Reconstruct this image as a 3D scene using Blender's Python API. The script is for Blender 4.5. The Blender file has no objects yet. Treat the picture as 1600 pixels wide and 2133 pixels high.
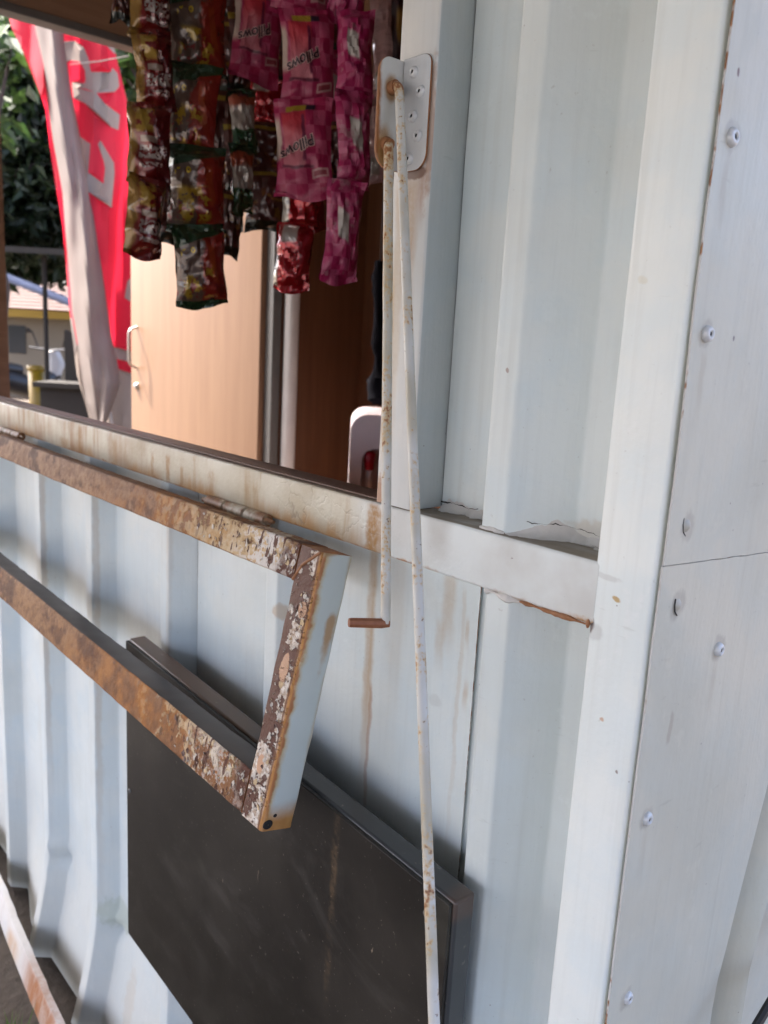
import bpy, bmesh, math, random
from mathutils import Vector, Matrix, noise as mnoise
from mathutils.geometry import delaunay_2d_cdt

random.seed(7)
Z0 = 1.12            # height of the top of the sill rail above the ground; all z below are given from that rail
sc = bpy.context.scene
col = sc.collection

# ------------------------------------------------------------------ camera
YAW, PITCH, ROLL = math.radians(42.045), math.radians(11.356), math.radians(3.150)
FPX = 1723.28
CAM = Vector((0.28894, -0.52103, 0.14877))
cp, sp = math.cos(PITCH), math.sin(PITCH)
FW = Vector((-math.cos(YAW) * cp, math.sin(YAW) * cp, -sp))
_r = FW.cross(Vector((0, 0, 1))).normalized()
_u = _r.cross(FW)
RT = math.cos(ROLL) * _r + math.sin(ROLL) * _u
UP = -math.sin(ROLL) * _r + math.cos(ROLL) * _u
cd = bpy.data.cameras.new('camera')
cam = bpy.data.objects.new('camera', cd)
col.objects.link(cam)
cd.sensor_fit = 'HORIZONTAL'
cd.sensor_width = 36.0
cd.lens = FPX / 1600 * 36.0
cd.clip_start = 0.02
cd.clip_end = 500
cd.dof.use_dof = True
cd.dof.focus_distance = 0.74
cd.dof.aperture_fstop = 12.0
cam.matrix_world = Matrix(((RT.x, UP.x, -FW.x, CAM.x), (RT.y, UP.y, -FW.y, CAM.y),
                           (RT.z, UP.z, -FW.z, CAM.z + Z0), (0, 0, 0, 1)))
sc.camera = cam


def at(px, py, depth):
    """a point of the place at the given distance along the camera axis (z from the rail)"""
    return CAM + depth * (FW + RT * ((px - 800) / FPX) - UP * ((py - 1066.5) / FPX))


# ------------------------------------------------------------------ world, sun, exposure
SUN = Vector((-0.50, -0.24, 0.832)).normalized()      # direction towards the sun
w = bpy.data.worlds.new('World')
sc.world = w
w.use_nodes = True
wn = w.node_tree
sky = wn.nodes.new('ShaderNodeTexSky')
sky.sky_type = 'NISHITA'
sky.sun_disc = False
sky.sun_elevation = math.asin(SUN.z)
sky.sun_rotation = math.atan2(SUN.x, SUN.y)
sky.air_density = 0.45
sky.dust_density = 6.0
sky.ozone_density = 0.5
wn.links.new(sky.outputs[0], wn.nodes['Background'].inputs[0])
wn.nodes['Background'].inputs[1].default_value = 0.15
sl = bpy.data.lights.new('sun', 'SUN')
sl.energy = 2.0
sl.angle = math.radians(0.6)
sl.color = (1.0, 0.95, 0.88)
so = bpy.data.objects.new('sun', sl)
col.objects.link(so)
so.rotation_euler = (-SUN).to_track_quat('-Z', 'Y').to_euler()
sc.view_settings.view_transform = 'Standard'
sc.view_settings.look = 'None'
sc.view_settings.gamma = 1.0
sc.view_settings.use_curve_mapping = False
sc.view_settings.exposure = 3.22
sc.cycles.max_bounces = 10
sc.cycles.diffuse_bounces = 6
sc.cycles.use_denoising = True
sc.cycles.sample_clamp_indirect = 8.0


# ------------------------------------------------------------------ little expression language for materials
class S:
    def __init__(s, m, k): s.m, s.k = m, k
    def __add__(a, b): return a.m.op('ADD', a, b)
    __radd__ = __add__
    def __sub__(a, b): return a.m.op('SUBTRACT', a, b)
    def __rsub__(a, b): return a.m.op('SUBTRACT', b, a)
    def __mul__(a, b): return a.m.op('MULTIPLY', a, b)
    __rmul__ = __mul__
    def __truediv__(a, b): return a.m.op('DIVIDE', a, b)
    def abs(a): return a.m.op('ABSOLUTE', a)
    def max(a, b): return a.m.op('MAXIMUM', a, b)
    def min(a, b): return a.m.op('MINIMUM', a, b)


class Mat:
    def __init__(s, name, rough=0.5, metal=0.0, spec=0.5):
        s.mat = bpy.data.materials.new(name)
        s.mat.use_nodes = True
        s.nt = s.mat.node_tree
        s.b = s.nt.nodes['Principled BSDF']
        s.b.inputs['Roughness'].default_value = rough
        s.b.inputs['Metallic'].default_value = metal
        s.b.inputs['Specular IOR Level'].default_value = spec
        s._p = None

    def put(s, sock, v):
        if isinstance(v, S): s.nt.links.new(v.k, sock)
        elif isinstance(v, (tuple, list)):
            sock.default_value = tuple(v) + ((1,) if len(v) == 3 and len(sock.default_value) == 4 else ())
        else: sock.default_value = v

    def op(s, o, a, b=None):
        n = s.nt.nodes.new('ShaderNodeMath'); n.operation = o
        s.put(n.inputs[0], a)
        if b is not None: s.put(n.inputs[1], b)
        return S(s, n.outputs[0])

    def pos(s):
        if s._p is None:
            g = s.nt.nodes.new('ShaderNodeNewGeometry')
            n = s.nt.nodes.new('ShaderNodeVectorMath'); n.operation = 'SUBTRACT'
            s.nt.links.new(g.outputs['Position'], n.inputs[0]); n.inputs[1].default_value = (0, 0, Z0)
            s._p = S(s, n.outputs[0])
        return s._p

    def obj(s):
        return S(s, s.nt.nodes.new('ShaderNodeTexCoord').outputs['Object'])

    def uv(s):
        return S(s, s.nt.nodes.new('ShaderNodeTexCoord').outputs['UV'])

    def rnd(s):
        return S(s, s.nt.nodes.new('ShaderNodeObjectInfo').outputs['Random'])

    def xyz(s, v):
        n = s.nt.nodes.new('ShaderNodeSeparateXYZ'); s.nt.links.new(v.k, n.inputs[0])
        return [S(s, o) for o in n.outputs]

    def vec(s, x, y, z=0.0):
        n = s.nt.nodes.new('ShaderNodeCombineXYZ')
        for i, v in enumerate((x, y, z)): s.put(n.inputs[i], v)
        return S(s, n.outputs[0])

    def sc(s, v, k):
        n = s.nt.nodes.new('ShaderNodeVectorMath'); n.operation = 'MULTIPLY'
        s.nt.links.new(v.k, n.inputs[0]); n.inputs[1].default_value = k
        return S(s, n.outputs[0])

    def noise(s, v, scale, detail=4, rough=0.55, dist=0.0):
        n = s.nt.nodes.new('ShaderNodeTexNoise')
        s.nt.links.new(v.k, n.inputs['Vector'])
        n.inputs['Scale'].default_value = scale; n.inputs['Detail'].default_value = detail
        n.inputs['Roughness'].default_value = rough; n.inputs['Distortion'].default_value = dist
        return S(s, n.outputs['Fac'])

    def vor(s, v, scale, feat='F1'):
        n = s.nt.nodes.new('ShaderNodeTexVoronoi'); n.feature = feat
        s.nt.links.new(v.k, n.inputs['Vector']); n.inputs['Scale'].default_value = scale
        return S(s, n.outputs['Distance'])

    def sm(s, x, a, b, lo=0.0, hi=1.0):
        n = s.nt.nodes.new('ShaderNodeMapRange'); n.interpolation_type = 'SMOOTHSTEP'
        s.put(n.inputs[0], x)
        for i, v in zip((1, 2, 3, 4), (a, b, lo, hi)): n.inputs[i].default_value = v
        return S(s, n.outputs[0])

    def band(s, x, a, b, e):
        return s.sm(x, a - e, a + e) * s.sm(x, b - e, b + e, 1.0, 0.0)

    def mix(s, f, a, b):
        n = s.nt.nodes.new('ShaderNodeMix'); n.data_type = 'RGBA'
        s.put(n.inputs[0], f); s.put(n.inputs[6], a); s.put(n.inputs[7], b)
        return S(s, n.outputs[2])

    def color(s, c): s.put(s.b.inputs['Base Color'], c)
    def set(s, k, v): s.put(s.b.inputs[k], v)

    def bump(s, h, strength=0.3, dist=0.002):
        n = s.nt.nodes.new('ShaderNodeBump')
        n.inputs['Strength'].default_value = strength; n.inputs['Distance'].default_value = dist
        s.put(n.inputs['Height'], h)
        s.nt.links.new(n.outputs[0], s.b.inputs['Normal'])


def plain(name, c, rough=0.5, metal=0.0, var=0.12, scale=30, bump=0.0):
    m = Mat(name, rough, metal)
    n = m.noise(m.pos(), scale, 5)
    d = tuple(x * (1 - var) for x in c); e = tuple(min(1, x * (1 + var)) for x in c)
    m.color(m.mix(n, d, e))
    if bump: m.bump(n, bump, 0.002)
    return m.mat


RUST = (0.30, 0.115, 0.032); RUSTD = (0.115, 0.040, 0.016); ORANGE = (0.50, 0.215, 0.060)
CREAM = (0.68, 0.60, 0.46); CHOC = (0.092, 0.034, 0.021)


def wall_paint(name, base, warm=0.35, streaks=(), spots=(), rough=0.42, edge=None, low=True, side=False):
    """old grey white gloss paint: cloudy grime, faint vertical runs, specks, plus rust runs and spots where the kiosk has them"""
    m = Mat(name, rough)
    P = m.pos(); x, y, z = m.xyz(P)
    big = m.noise(P, 5.5, 4)
    run = m.noise(m.sc(P, (60, 60, 2.2)), 1.0, 3)
    fine = m.noise(P, 210, 3)
    grime = tuple(base[i] * k for i, k in enumerate((0.86, 0.83, 0.785)))
    cool = tuple(base[i] * k for i, k in enumerate((0.935, 0.97, 1.0)))
    c = m.mix(m.sm(m.noise(P, 13, 4), 0.42, 0.60), base, cool)
    c = m.mix(m.sm(big, 0.42, 0.72) * warm, c, grime)
    brush = m.noise(m.sc(P, (150, 150, 9)), 1.0, 4)
    c = m.mix(m.sm(brush, 0.45, 0.75) * 0.30, c, tuple(v * 0.84 for v in base))
    patch = m.sm(m.noise(P, 21, 5, 0.7), 0.60, 0.68)
    c = m.mix(patch * 0.22, c, tuple(min(0.85, v * 1.12) for v in base))
    c = m.mix(m.sm(run, 0.56, 0.80) * 0.30, c, tuple(v * 0.80 for v in grime))
    c = m.mix(m.sm(fine, 0.68, 0.78) * 0.35, c, (0.30, 0.27, 0.24))
    scuff = m.noise(m.sc(P, (30, 30, 190)), 1.0, 3) * 0.55 + m.noise(P, 12, 3) * 0.45
    c = m.mix(m.sm(scuff, 0.635, 0.70) * 0.22, c, tuple(v * 0.62 for v in grime))
    sp_ = m.vor(P, 55)
    pick = m.sm(m.noise(P, 9, 2), 0.54, 0.60)
    c = m.mix(m.sm(sp_, 0.022, 0.055, 1.0, 0.0) * pick * 0.8, c, (0.16, 0.12, 0.10))
    if low:   # splashed dirt on the lowest part
        c = m.mix(m.sm(z + big * 0.25, -1.05, -0.55, 0.45, 0.0), c, (0.36, 0.31, 0.24))
    if side: x = y
    wob = (m.noise(P, 35, 3) - 0.5) * 0.010
    for (x0, wd, z0, z1, k, cc) in streaks:
        g = m.sm((x - x0 + wob).abs(), wd * 0.25, wd, 1.0, 0.0) * m.sm(z, z0, z0 + (z1 - z0) * 0.6) * m.sm(z + wob, z1 - 0.018, z1, 1.0, 0.0)
        c = m.mix(g * k * m.sm(run + fine * 0.3, 0.35, 0.8, 0.45, 1.0), c, cc)
    for (x0, z0, rx, rz, k, cc) in spots:
        dx = (x - x0 + wob) / rx; dz = (z - z0 + wob) / rz
        d = m.op('SQRT', dx * dx + dz * dz) + (m.noise(P, 90, 4) - 0.5) * 1.1
        c = m.mix(m.sm(d, 0.55, 1.0, 1.0, 0.0) * k, c, cc)
    if edge:   # (lambda x,y,z) -> distance field from a rusting edge
        d = edge(m, x, y, z)
        c = m.mix(m.sm(d + (m.noise(P, 70, 4) - 0.5) * 0.012 + (m.noise(P, 14, 2) - 0.5) * 0.016, 0.0, 0.0045, 1.0, 0.0), c, RUST)
    m.color(c)
    m.set('Roughness', m.sm(big, 0.3, 0.7, rough - 0.06, rough + 0.14))
    m.bump(fine * 0.25 + m.noise(P, 26, 3) * 1.0 + run * 0.25 + brush * 0.35, 0.28, 0.003)
    return m.mat


def edge_paint(name, base, lo, hi, top=None):
    """cut edge of a painted sheet: paint, with rust breaking through here and there"""
    m = Mat(name, 0.5)
    P = m.pos(); x, y, z = m.xyz(P)
    k = m.noise(P, 16, 4, 0.65) * 0.6 + m.noise(P, 75, 3) * 0.4
    if top is not None: k = k + m.sm(z, top - 0.1, top + 0.12) * 0.10
    r = m.sm(k, lo, hi)
    c = m.mix(r, base, m.mix(m.noise(P, 180, 3), (0.10, 0.04, 0.018), (0.36, 0.17, 0.06)))
    m.color(c)
    return m.mat


# ------------------------------------------------------------------ mesh helpers
off = {}


def tag(o, label=None, cat=None, group=None, kind=None):
    if label: o['label'] = label
    if cat: o['category'] = cat
    if group: o['group'] = group
    if kind: o['kind'] = kind
    return o


def thing(name, loc, label, cat, group=None):
    o = bpy.data.objects.new(name, None)
    o.empty_display_size = 0.05
    col.objects.link(o)
    o.location = (loc[0], loc[1], loc[2] + Z0)
    off[o] = Vector(loc)
    return tag(o, label, cat, group)


def link(name, me, parent=None):
    o = bpy.data.objects.new(name, me)
    col.objects.link(o)
    if parent is not None:
        o.parent = parent
        off[o] = off.get(parent, Vector((0, 0, 0)))
    return o


def mk(name, verts, faces, mats, parent=None, fm=None, smooth=True, uvs=None, local=False):
    """one mesh object; verts are in place (z from the rail)"""
    me = bpy.data.meshes.new(name)
    if local or parent is None: o0 = Vector((0, 0, 0))
    else: o0 = off.get(parent, Vector((0, 0, 0)))
    dz = Z0 if (parent is None and not local) else 0.0
    me.from_pydata([(v[0] - o0.x, v[1] - o0.y, v[2] - o0.z + dz) for v in verts], [], faces)
    for m in (mats if isinstance(mats, (list, tuple)) else [mats]): me.materials.append(m)
    if fm:
        for p, i in zip(me.polygons, fm): p.material_index = i
    if uvs:
        ul = me.uv_layers.new(name='UVMap')
        k = 0
        for fu in uvs:
            for t in fu:
                ul.data[k].uv = t; k += 1
    me.polygons.foreach_set('use_smooth', [smooth] * len(me.polygons))
    me.update()
    if smooth:
        try: me.set_sharp_from_angle(angle=math.radians(38))
        except Exception: pass
    return link(name, me, parent)


def rrect(a0, a1, b0, b1, r, n=3):
    """closed rounded rectangle, counter clockwise, plus the side each edge lies on (0 b0, 1 a1, 2 b1, 3 a0)"""
    pts, side = [], []
    for cx, cy, s0, sd in ((a1 - r, b0 + r, -90, 0), (a1 - r, b1 - r, 0, 1), (a0 + r, b1 - r, 90, 2), (a0 + r, b0 + r, 180, 3)):
        for i in range(n + 1):
            t = math.radians(s0 + 90 * i / n)
            pts.append((cx + r * math.cos(t), cy + r * math.sin(t)))
            side.append(sd if i < (n + 1) // 2 else (sd + 1) % 4)
    return pts, side


def extr(name, prof, p0, p1, e1, e2, mats, parent=None, seg=1, side=None, caps=True, jit=0.0, p_mid=None):
    """a closed profile in the e1/e2 plane carried from p0 to p1"""
    p0, p1, e1, e2 = Vector(p0), Vector(p1), Vector(e1), Vector(e2)
    n = len(prof); V, Fc, fm, uv = [], [], [], []
    per = [0.0]
    for i in range(n):
        a, b = prof[i], prof[(i + 1) % n]
        per.append(per[-1] + math.hypot(a[0] - b[0], a[1] - b[1]))
    L = (p1 - p0).length
    for k in range(seg + 1):
        c = p0.lerp(p1, k / seg)
        for i, (a, b) in enumerate(prof):
            v = c + e1 * a + e2 * b
            if jit: v = v + Vector(mnoise.noise_vector(v * 45)) * jit + Vector(mnoise.noise_vector(v * 9)) * jit
            V.append(v)
    ax = (p1 - p0).normalized()
    flip = e1.cross(e2).dot(ax) < 0
    for k in range(seg):
        for i in range(n):
            j = (i + 1) % n
            f = [k * n + i, k * n + j, (k + 1) * n + j, (k + 1) * n + i]
            u = [(L * k / seg, per[i]), (L * k / seg, per[i + 1]), (L * (k + 1) / seg, per[i + 1]), (L * (k + 1) / seg, per[i])]
            if flip: f.reverse(); u.reverse()
            Fc.append(f); uv.append(u); fm.append(side[i] if side else 0)
    if caps:
        a = list(range(n)); b = [seg * n + i for i in range(n)]
        f0, f1 = a[::-1], b
        if flip: f0, f1 = a, b[::-1]
        for f, t in ((f0, 0), (f1, L)):
            Fc.append(f); uv.append([(t, 0)] * n); fm.append(4 if side else 0)
    nm = len(mats) if isinstance(mats, (list, tuple)) else 1
    return mk(name, V, Fc, mats, parent, [min(i, nm - 1) for i in fm], True, uv)


def box(name, x0, x1, y0, y1, z0, z1, mats, parent=None, r=0.002, seg=1, axis=None, jit=0.0, byside=False):
    d = (x1 - x0, y1 - y0, z1 - z0)
    r = min(r, *(0.3 * v for v in d))
    axis = axis or 'xyz'[d.index(max(d))]
    if axis == 'z': pr, sd = rrect(x0, x1, y0, y1, r); return extr(name, pr, (0, 0, z0), (0, 0, z1), (1, 0, 0), (0, 1, 0), mats, parent, seg, sd if byside else None, True, jit)
    if axis == 'x': pr, sd = rrect(y0, y1, z0, z1, r); return extr(name, pr, (x0, 0, 0), (x1, 0, 0), (0, 1, 0), (0, 0, 1), mats, parent, seg, sd if byside else None, True, jit)
    pr, sd = rrect(x0, x1, z0, z1, r); return extr(name, pr, (0, y0, 0), (0, y1, 0), (1, 0, 0), (0, 0, 1), mats, parent, seg, sd if byside else None, True, jit)


def tube(name, pts, r, mats, parent=None, n=12, jit=0.0, rr=None):
    pts = [Vector(p) for p in pts]
    V, Fc, uv = [], [], []
    prev = None; L = [0.0]
    for a, b in zip(pts, pts[1:]): L.append(L[-1] + (b - a).length)
    for i, p in enumerate(pts):
        t = ((pts[i + 1] if i + 1 < len(pts) else p) - (pts[i - 1] if i else p)).normalized()
        if prev is None: e = t.orthogonal().normalized()
        else: e = (prev - t * prev.dot(t)).normalized()
        prev = e; f = t.cross(e)
        rad = rr[i] if rr else r
        for k in range(n):
            a = 2 * math.pi * k / n
            q = p + (e * math.cos(a) + f * math.sin(a)) * rad
            if jit: q = q + Vector(mnoise.noise_vector(q * 60)) * jit
            V.append(q)
    for i in range(len(pts) - 1):
        for k in range(n):
            j = (k + 1) % n
            Fc.append([i * n + k, i * n + j, (i + 1) * n + j, (i + 1) * n + k])
            uv.append([(L[i], k / n), (L[i], (k + 1) / n), (L[i + 1], (k + 1) / n), (L[i + 1], k / n)])
    m = len(pts) - 1
    Fc.append(list(range(n))[::-1]); uv.append([(0, 0)] * n)
    Fc.append([m * n + k for k in range(n)]); uv.append([(L[-1], 0)] * n)
    return mk(name, V, Fc, mats, parent, None, True, uv)


def bend(pts, r=0.01, n=5):
    """round the corners of a polyline"""
    pts = [Vector(p) for p in pts]
    out = [pts[0]]
    for a, b, c in zip(pts, pts[1:], pts[2:]):
        d0 = min(r, (a - b).length * 0.45); d1 = min(r, (c - b).length * 0.45)
        s = b + (a - b).normalized() * d0; e = b + (c - b).normalized() * d1
        for i in range(n + 1):
            t = i / n
            out.append(s * (1 - t) ** 2 + b * 2 * t * (1 - t) + e * t * t)
    out.append(pts[-1])
    return out


def densify(pts, step):
    out = [pts[0]]
    for a, b in zip(pts, pts[1:]):
        n = max(1, int((b - a).length / step))
        for i in range(1, n + 1): out.append(a.lerp(b, i / n))
    return out


def plate(name, pts, origin, e1, e2, thick, mats, parent=None, bev=0.0):
    """flat polygon (a,b) given thickness along e1 x e2"""
    origin, e1, e2 = Vector(origin), Vector(e1), Vector(e2)
    nn = e1.cross(e2).normalized()
    n = len(pts)
    V = [origin + e1 * a + e2 * b for a, b in pts] + [origin + e1 * a + e2 * b + nn * thick for a, b in pts]
    Fc = [list(range(n))[::-1], [n + i for i in range(n)]] + [[i, (i + 1) % n, n + (i + 1) % n, n + i] for i in range(n)]
    o = mk(name, V, Fc, mats, parent, [0, 0] + [(1 if isinstance(mats, (list, tuple)) and len(mats) > 1 else 0)] * n, True)
    if bev:
        b = o.modifiers.new('bevel', 'BEVEL'); b.width = bev; b.segments = 2; b.limit_method = 'ANGLE'
    return o


def lathe_mesh(name, prof, mats, n=18, fm=None):
    """profile (radius, height) turned about local z"""
    V, Fc, m_ = [], [], []
    for (r, h) in prof:
        for k in range(n):
            a = 2 * math.pi * k / n
            V.append((r * math.cos(a), r * math.sin(a), h))
    for i in range(len(prof) - 1):
        for k in range(n):
            j = (k + 1) % n
            Fc.append([i * n + k, i * n + j, (i + 1) * n + j, (i + 1) * n + k]); m_.append(fm[i] if fm else 0)
    me = bpy.data.meshes.new(name)
    me.from_pydata(V, [], Fc)
    for m in (mats if isinstance(mats, (list, tuple)) else [mats]): me.materials.append(m)
    for p, i in zip(me.polygons, m_): p.material_index = i
    me.polygons.foreach_set('use_smooth', [True] * len(me.polygons))
    me.update()
    return me


def put(name, me, loc, zdir, parent, spin=0.0, scale=(1, 1, 1)):
    """a copy of shared mesh data standing on a surface with its local z along zdir"""
    o = link(name, me, parent)
    p = Vector(loc) - off.get(parent, Vector((0, 0, 0)))
    if parent is None: p = p + Vector((0, 0, Z0))
    o.location = p
    o.rotation_euler = (Vector(zdir).to_track_quat('Z', 'Y') @ Matrix.Rotation(spin, 3, 'Z').to_quaternion()).to_euler()
    o.scale = scale
    return o


# ------------------------------------------------------------------ materials of the kiosk
WHITE = (0.630, 0.683, 0.676)
TAN = (0.40, 0.25, 0.11)
m_wall = wall_paint('wall_paint', WHITE, 0.55, streaks=[
    (-0.339, 0.010, -0.36, -0.05, 0.75, TAN), (-0.333, 0.004, -0.42, -0.20, 0.5, RUST),
    (-0.226, 0.012, -0.15, -0.05, 0.45, TAN), (-0.236, 0.009, -0.17, -0.10, 0.40, TAN),
    (-0.200, 0.004, -0.13, -0.088, 0.55, TAN), (-0.196, 0.005, -0.19, -0.150, 0.45, TAN),
    (-0.206, 0.004, -0.40, -0.06, 0.25, TAN), (-0.30, 0.02, -0.3, -0.05, 0.18, TAN),
    (-0.995, 0.006, -0.95, -0.10, 0.35, TAN), (-0.735, 0.007, -0.95, -0.10, 0.30, TAN), (-1.232, 0.006, -0.9, -0.1, 0.35, TAN)],
    spots=[(-0.96, -0.87, 0.05, 0.04, 0.35, (0.25, 0.30, 0.18)), (-0.468, -0.16, 0.012, 0.012, 0.5, TAN), (-0.455, -0.205, 0.005, 0.006, 0.8, RUST),
           (-0.235, -0.19, 0.012, 0.007, 0.2, (0.3, 0.3, 0.3)), (-0.74, -0.98, 0.05, 0.05, 0.5, TAN), (-0.90, -1.0, 0.02, 0.08, 0.2, TAN)])
m_upper = wall_paint('upper_wall_paint', WHITE, 0.5, spots=[(-0.155, 0.135, 0.0022, 0.003, 0.7, (0.25, 0.15, 0.12)), (-0.08, 0.012, 0.03, 0.012, 0.3, TAN)], low=False)
m_post = wall_paint('post_paint', (0.770, 0.812, 0.790), 0.25, rough=0.38,
                    spots=[(-0.029, -0.024, 0.0045, 0.0025, 0.9, (0.45, 0.30, 0.10)), (-0.0485, -0.047, 0.004, 0.010, 0.9, (0.10, 0.05, 0.04)),
                           (-0.036, 0.203, 0.005, 0.004, 0.2, (0.5, 0.38, 0.12)), (-0.030, -0.12, 0.002, 0.002, 0.6, ORANGE),
                           (-0.012, -0.155, 0.0016, 0.002, 0.8, (0.2, 0.15, 0.12)), (-0.04, -0.010, 0.016, 0.003, 0.25, (0.3, 0.28, 0.26)),
                           (-0.044, -0.055, 0.008, 0.008, 0.25, (0.25, 0.22, 0.22))])
m_side = wall_paint('side_plate_shaded_paint', (0.575, 0.555, 0.460), 0.6, rough=0.50, low=False, side=True,  # same white paint as the front; the side's shade darkens this base
                    spots=[(yy, zz, 0.0115, 0.0125, 0.42, (0.30, 0.27, 0.23)) for yy, zz in ((0.0189, 0.2923), (0.0198, 0.1683), (0.104, -0.0749), (0.0236, -0.1944), (0.0293, -0.3563), (0.026, 0.034), (0.029, -0.026))]  # stain and dimple shade painted as a ring round each rivet
                    + [(0.0425, -0.125, 0.004, 0.016, 0.45, (0.33, 0.26, 0.20)), (0.0165, 0.3305, 0.0022, 0.0032, 0.9, (0.15, 0.07, 0.06)), (0.0595, 0.167, 0.0014, 0.0024, 0.8, (0.15, 0.12, 0.12))],
                    streaks=[(yy, 0.006, zz - 0.07, zz - 0.004, 0.30, (0.38, 0.31, 0.22)) for yy, zz in ((0.0189, 0.2923), (0.0198, 0.1683), (0.104, -0.0749), (0.0236, -0.1944))])
m_jamb = wall_paint('jamb_paint', (0.60, 0.60, 0.575), 0.6, low=False, rough=0.42, streaks=[
    (-0.276, 0.012, 0.16, 0.302, 0.75, (0.36, 0.20, 0.07)), (-0.288, 0.010, 0.0, 0.30, 0.55, (0.42, 0.28, 0.12)), (-0.264, 0.008, 0.24, 0.31, 0.6, RUST),
    (-0.296, 0.008, 0.0, 0.22, 0.7, (0.42, 0.27, 0.10))],
    spots=[(-0.257, 0.33, 0.006, 0.07, 0.55, RUST), (-0.275, 0.296, 0.02, 0.006, 0.8, RUSTD), (-0.295, 0.01, 0.014, 0.02, 0.8, RUST)])
m_side_face = wall_paint('jamb_side_shaded_paint', (0.43, 0.465, 0.462), 0.4, low=False, rough=0.40)  # jamb paint darkened on the side face; its shade sits in the colour


def rail_paint():
    m = Mat('rail_paint', 0.45)
    P = m.pos(); x, y, z = m.xyz(P)
    big = m.noise(P, 9, 5); fine = m.noise(P, 160, 4)
    run = m.noise(m.sc(P, (38, 38, 5)), 1.0, 4)
    left = m.sm(x + (big - 0.5) * 0.08, -0.36, -0.285, 1.0, 0.0)
    clean = m.mix(m.sm(big, 0.40, 0.66), (0.668, 0.710, 0.700), (0.56, 0.565, 0.54))
    old = m.mix(m.sm(big, 0.35, 0.68), (0.56, 0.53, 0.43), (0.44, 0.38, 0.27))
    c = m.mix(left, clean, old)
    gate = m.sm(m.noise(P, 7.5, 3, 0.6), 0.46, 0.60)
    c = m.mix(left * gate * m.sm(run * .55 + m.noise(m.sc(P, (90, 90, 14)), 1.0, 4) * .45, 0.46, 0.66) * 0.85, c, (0.33, 0.19, 0.065))
    c = m.mix(left * m.sm(z + (run - 0.5) * 0.05, -0.052, -0.028, 0.9, 0.0) * m.sm(m.noise(P, 6, 2), 0.40, 0.56), c, (0.42, 0.22, 0.07))
    far = m.sm(x, -1.0, -0.6, 1.0, 0.0)
    c = m.mix(far * m.sm(run + big * 0.3, 0.55, 0.8) * 0.5, c, RUST)
    wob = (m.noise(P, 50, 3) - 0.5) * 0.012
    for x0, wd, z1, k in ((-0.7745, 0.007, -0.012, .8), (-0.729, 0.009, -0.01, .9), (-0.69, 0.006, -0.02, .6), (-0.614, 0.010, -0.014, .55), (-0.655, 0.006, -0.0, .4),
                          (-0.303, 0.013, 0.0, 1.0), (-0.288, 0.012, -0.005, .7), (-1.03, 0.010, -0.003, .8), (-1.1, 0.03, -0.03, .6), (-0.53, 0.01, 0, .3), (-0.9, 0.012, -0.01, .5)):
        g = m.sm((x - x0 + wob).abs(), wd * 0.3, wd, 1.0, 0.0) * m.sm(z, z1 - 0.006, z1 + 0.002, 1.0, 0.0)
        c = m.mix(g * k * m.sm(fine + big, 0.7, 1.15, 0.45, 1.0), c, (0.34, 0.185, 0.065))
    # crazed, lifted paint near the jamb
    w2 = (m.noise(P, 30, 3) - 0.5) * 0.07; w3 = (m.noise(m.sc(P, (1, 1, -1)), 38, 3) - 0.5) * 0.05
    cr = m.vor(m.vec(x + w2, y, z * 1.4 + w3), 21, 'DISTANCE_TO_EDGE')
    c = m.mix(m.sm(cr, 0.0, 0.035, 1.0, 0.0) * m.band(x, -0.47, -0.29, 0.03) * m.sm(m.noise(P, 18, 2), 0.50, 0.62) * 0.55, c, (0.26, 0.20, 0.14))
    # rust along the lower edge and in the corner by the post
    low = m.sm(z + (m.noise(P, 60, 3) - 0.5) * 0.016, -0.050, -0.046, 1.0, 0.0)
    c = m.mix(low * m.sm(m.noise(P, 22, 2), 0.44, 0.58), c, (0.36, 0.17, 0.055))
    cor = m.sm(x + (fine - 0.5) * 0.03, -0.085, -0.05) * m.sm(z + (fine - 0.5) * 0.012, -0.0495, -0.044, 1.0, 0.0)
    c = m.mix(cor, c, (0.40, 0.19, 0.04))
    # dark smudge
    sm_ = m.sm((x + 0.215 + wob).abs(), 0.004, 0.022, 1.0, 0.0) * m.sm(z, -0.05, -0.01)
    c = m.mix(sm_ * 0.38, c, (0.33, 0.31, 0.28))
    c = m.mix(m.sm(fine, 0.70, 0.76) * 0.7, c, (0.16, 0.11, 0.08))
    # grime lying on top of the rail
    n = m.nt.nodes.new('ShaderNodeNewGeometry'); nz = m.xyz(S(m, n.outputs['Normal']))[2]
    lay = m.noise(m.sc(P, (14, 60, 60)), 1.0, 5)
    c = m.mix(m.sm(nz, 0.75, 0.95) * m.sm(lay, 0.28, 0.62, 0.75, 1.0), c, m.mix(lay, (0.12, 0.085, 0.06), (0.27, 0.22, 0.16)))
    m.color(c)
    m.set('Roughness', m.sm(big, 0.3, 0.7, 0.36, 0.62))
    m.bump(m.sm(cr, 0.0, 0.05) * 0.4 * m.band(x, -0.47, -0.29, 0.03) + fine * 0.35 + big + m.noise(P, 40, 4), 0.30, 0.003)
    return m.mat


m_rail = rail_paint()


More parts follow.
